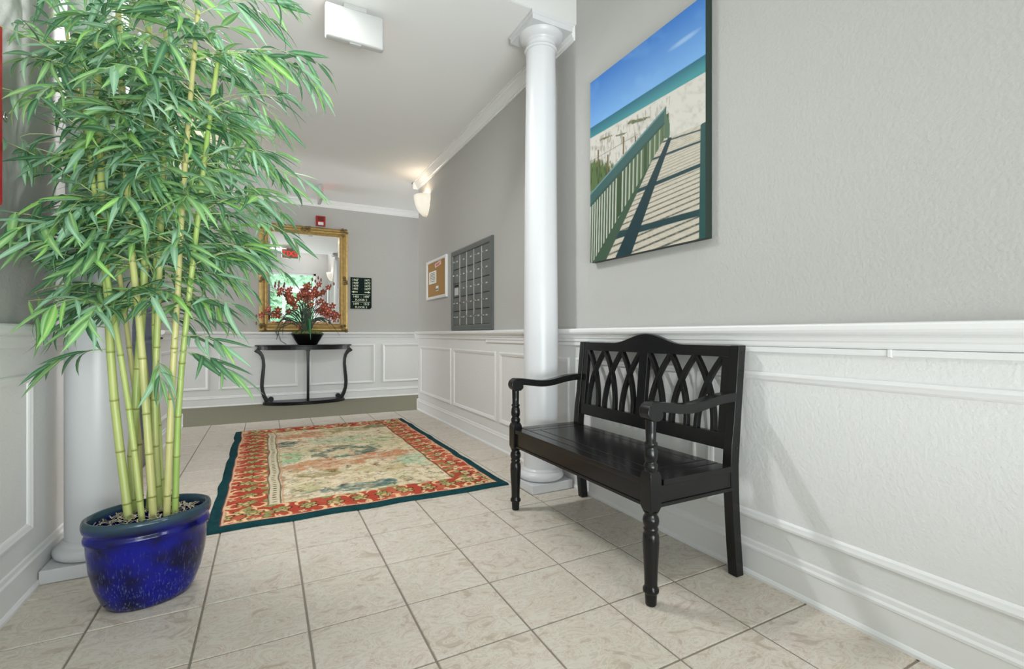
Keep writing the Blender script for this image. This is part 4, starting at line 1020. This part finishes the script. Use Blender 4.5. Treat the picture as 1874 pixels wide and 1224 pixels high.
def add_leaf(p, d, L_):
    d = d.normalized(); tip = p + d * L_
    if col_hit(tip) or col_hit(p) or tip.z > 3.0: return
    up = Vector((0, 0, 1)) - d * d.z
    if up.length < .05: up = Vector((1, 0, 0))
    up.normalize(); sd_ = up.cross(d); roll = RB.uniform(-.9, .9)
    y = sd_ * math.cos(roll) + up * math.sin(roll); z = d.cross(y)
    Mx = Matrix(((d.x * L_, y.x * L_, z.x * L_, p.x), (d.y * L_, y.y * L_, z.y * L_, p.y), (d.z * L_, y.z * L_, z.z * L_, p.z), (0, 0, 0, 1)))
    wv = RB.choices(range(4), (4.6, 3.6, 4.2, 1.2))[0]; v = RB.choices((0, 1, 2), (4, 4, 2))[0] * 4 + wv
    mid = p + d * L_ * .5; dd = mid.x * SN + mid.y * CS; xx = mid.x * CS - mid.y * SN
    u_ = 937 + 860 * xx / dd; v_ = 612 - 860 * (mid.z - 1) / dd
    vis = 1 if (-20 < u_ < 1874 and -20 < v_ < 1224) else 0
    LEAVES.append((v, Mx, vis * L_ / dd * (1 + .3 * RB.random())))
RIGHTV = Vector((CS, -SN, 0)); FWD = Vector((SN, CS, 0))
def branch(p, az, el, Lb, nl, droop):
    d = Vector((math.cos(az) * math.cos(el), math.sin(az) * math.cos(el), math.sin(el)))
    pts = [p.copy()]; q = p.copy(); n = 9
    for k in range(n):
        d = (d + Vector((RB.uniform(-.05, .05), RB.uniform(-.05, .05), -droop * (.6 + k / n)))).normalized(); q = q + d * Lb / n
        if q.x < XL + .06: q.x = XL + .06; d.x = abs(d.x) * .2
        pts.append(q.copy())
    twigs.tube(pts, [.0026 * (1 - .7 * k / n) for k in range(n + 1)], 4, caps=False)
    for k in range(nl):
        s = .18 + .82 * (k + RB.uniform(0, .5)) / nl; s = min(s, 1) * n; i = min(int(s), n - 1); p0 = pts[i].lerp(pts[i + 1], s - i); tg = (pts[i + 1] - pts[i]).normalized()
        sdv = tg.cross(Vector((0, 0, 1)));
        if sdv.length < .05: sdv = Vector((1, 0, 0))
        sdv.normalize(); sg_ = 1 if k % 2 else -1
        dv = tg * RB.uniform(.5, 1.1) + sdv * sg_ * RB.uniform(.25, .95) + Vector((0, 0, RB.uniform(-.75, .15)))
        add_leaf(p0, dv, RB.uniform(.08, .185))
    for k in range(2): add_leaf(pts[-1], d + Vector((RB.uniform(-.3, .3), RB.uniform(-.3, .3), RB.uniform(-.3, .1))), RB.uniform(.09, .16))
for p, frac in branch_src:
    nb = 3 if p.z < 1.25 else 5
    if p.z < 1.14: nb = 2
    for k in range(nb):
        az = RB.uniform(0, 2 * math.pi)
        reach = .30 + .16 * min(1, max(0, (p.z - 1.0) / .5))
        dirv = Vector((math.cos(az), math.sin(az), 0))
        if dirv.x < 0: reach *= 1 - .30 * (-dirv.x)
        pu = 937 + 860 * (p.x * CS - p.y * SN) / (p.x * SN + p.y * CS)
        if pu > 300 and dirv.dot(RIGHTV) > 0: reach *= 1 - .32 * dirv.dot(RIGHTV) * min(1, (pu - 300) / 80)
        Lb = reach * RB.uniform(.65, 1.2)
        branch(p, az, RB.uniform(.15, .75), Lb, int(6 + Lb * 18), RB.uniform(.05, .12))
# a few low sprays
for (u, v, du, el, Lb) in ((205, 640, -1, .1, .20), (318, 645, 1, .1, .24), (320, 620, 1, .3, .22), (200, 600, -1, .2, .26), (290, 660, .2, -.2, .12), (335, 560, 1, .35, .26), (195, 560, -1, .3, .34), (190, 520, -1, .1, .36)):
    p = at(u, v, DP - .02); dv = RIGHTV * du - FWD * RB.uniform(0, .5); branch(p, math.atan2(dv.y, dv.x), el, Lb, 9, .09)
LEAVES.sort(key=lambda x: -x[2])
lmesh = []
for (vv, ff, rb), m in VARS:
    me = bpy.data.meshes.new('leaf'); me.from_pydata([tuple(x) for x in vv], [], ff); me.materials.append(LEAFM[m]); me.polygons.foreach_set('use_smooth', [True] * len(ff))
    a = me.attributes.new('rib', 'FLOAT', 'POINT'); a.data.foreach_set('value', rb); lmesh.append(me)
Tm = Matrix.Translation(-PC)
for v, Mx, _ in LEAVES[:300]:
    o = bpy.data.objects.new('leaf', lmesh[v]); COL.objects.link(o); o.parent = pot; o.matrix_local = Tm @ Mx
allv = []; allf = []; alm = []; alr = []; base = 0
for v, Mx, _ in LEAVES[300:]:
    (vv, ff, rb), m = VARS[v]; A4 = np.array(Mx); allv.append(vv @ A4[:3, :3].T + A4[:3, 3]); allf += [tuple(i + base for i in f) for f in ff]; alm += [m] * len(ff); alr += rb; base += len(vv)
me = bpy.data.meshes.new('foliage'); me.from_pydata([tuple(p) for p in (np.concatenate(allv) - np.array(PC))], [], allf)
for m in LEAFM: me.materials.append(m)
me.polygons.foreach_set('material_index', alm); me.polygons.foreach_set('use_smooth', [True] * len(allf))
a = me.attributes.new('rib', 'FLOAT', 'POINT'); a.data.foreach_set('value', alr)
fo = bpy.data.objects.new('foliage', me); COL.objects.link(fo); fo.parent = pot; fo['kind'] = 'stuff'
twigs.build('twigs', M['twig'], pot)['kind'] = 'stuff'
print('leaves', len(LEAVES))

# ------------------------------------------------------------------ outside the entrance
struct(MB().box(-14, 14, -14, YF - .15, -.16, -.06).build('ground_outside', M['grass']))
def hedge(x0, x1, y, h, label):
    nx, nz = int((x1 - x0) / .12), int(h / .12); vs = []; r = random.Random(int(x0 * 10))
    for k in range(nz + 1):
        for i in range(nx + 1):
            zz = h * k / nz; vs.append((x0 + (x1 - x0) * i / nx, y + r.uniform(-.12, .12) - .5 * (k / nz) ** 4, zz - .08 + r.uniform(-.06, .06) * (k > 0)))
    n = nx + 1; fs = [(k * n + i, k * n + i + 1, k * n + n + i + 1, k * n + n + i) for k in range(nz) for i in range(nx)]
    b = len(vs); vs += [(x, y - 1.2, z) for x, y_, z in vs]
    fs += [(f[3] + b, f[2] + b, f[1] + b, f[0] + b) for f in fs]; fs += [(nz * n + i, nz * n + i + 1, b + nz * n + i + 1, b + nz * n + i) for i in range(nx)]
    o = MB().add(vs, fs).build('hedge', M['hedge']); tag(o, label, 'hedge')
hedge(-6, 7, -6.5, 5.0, 'tall green hedge outside the entrance, seen in the mirror')
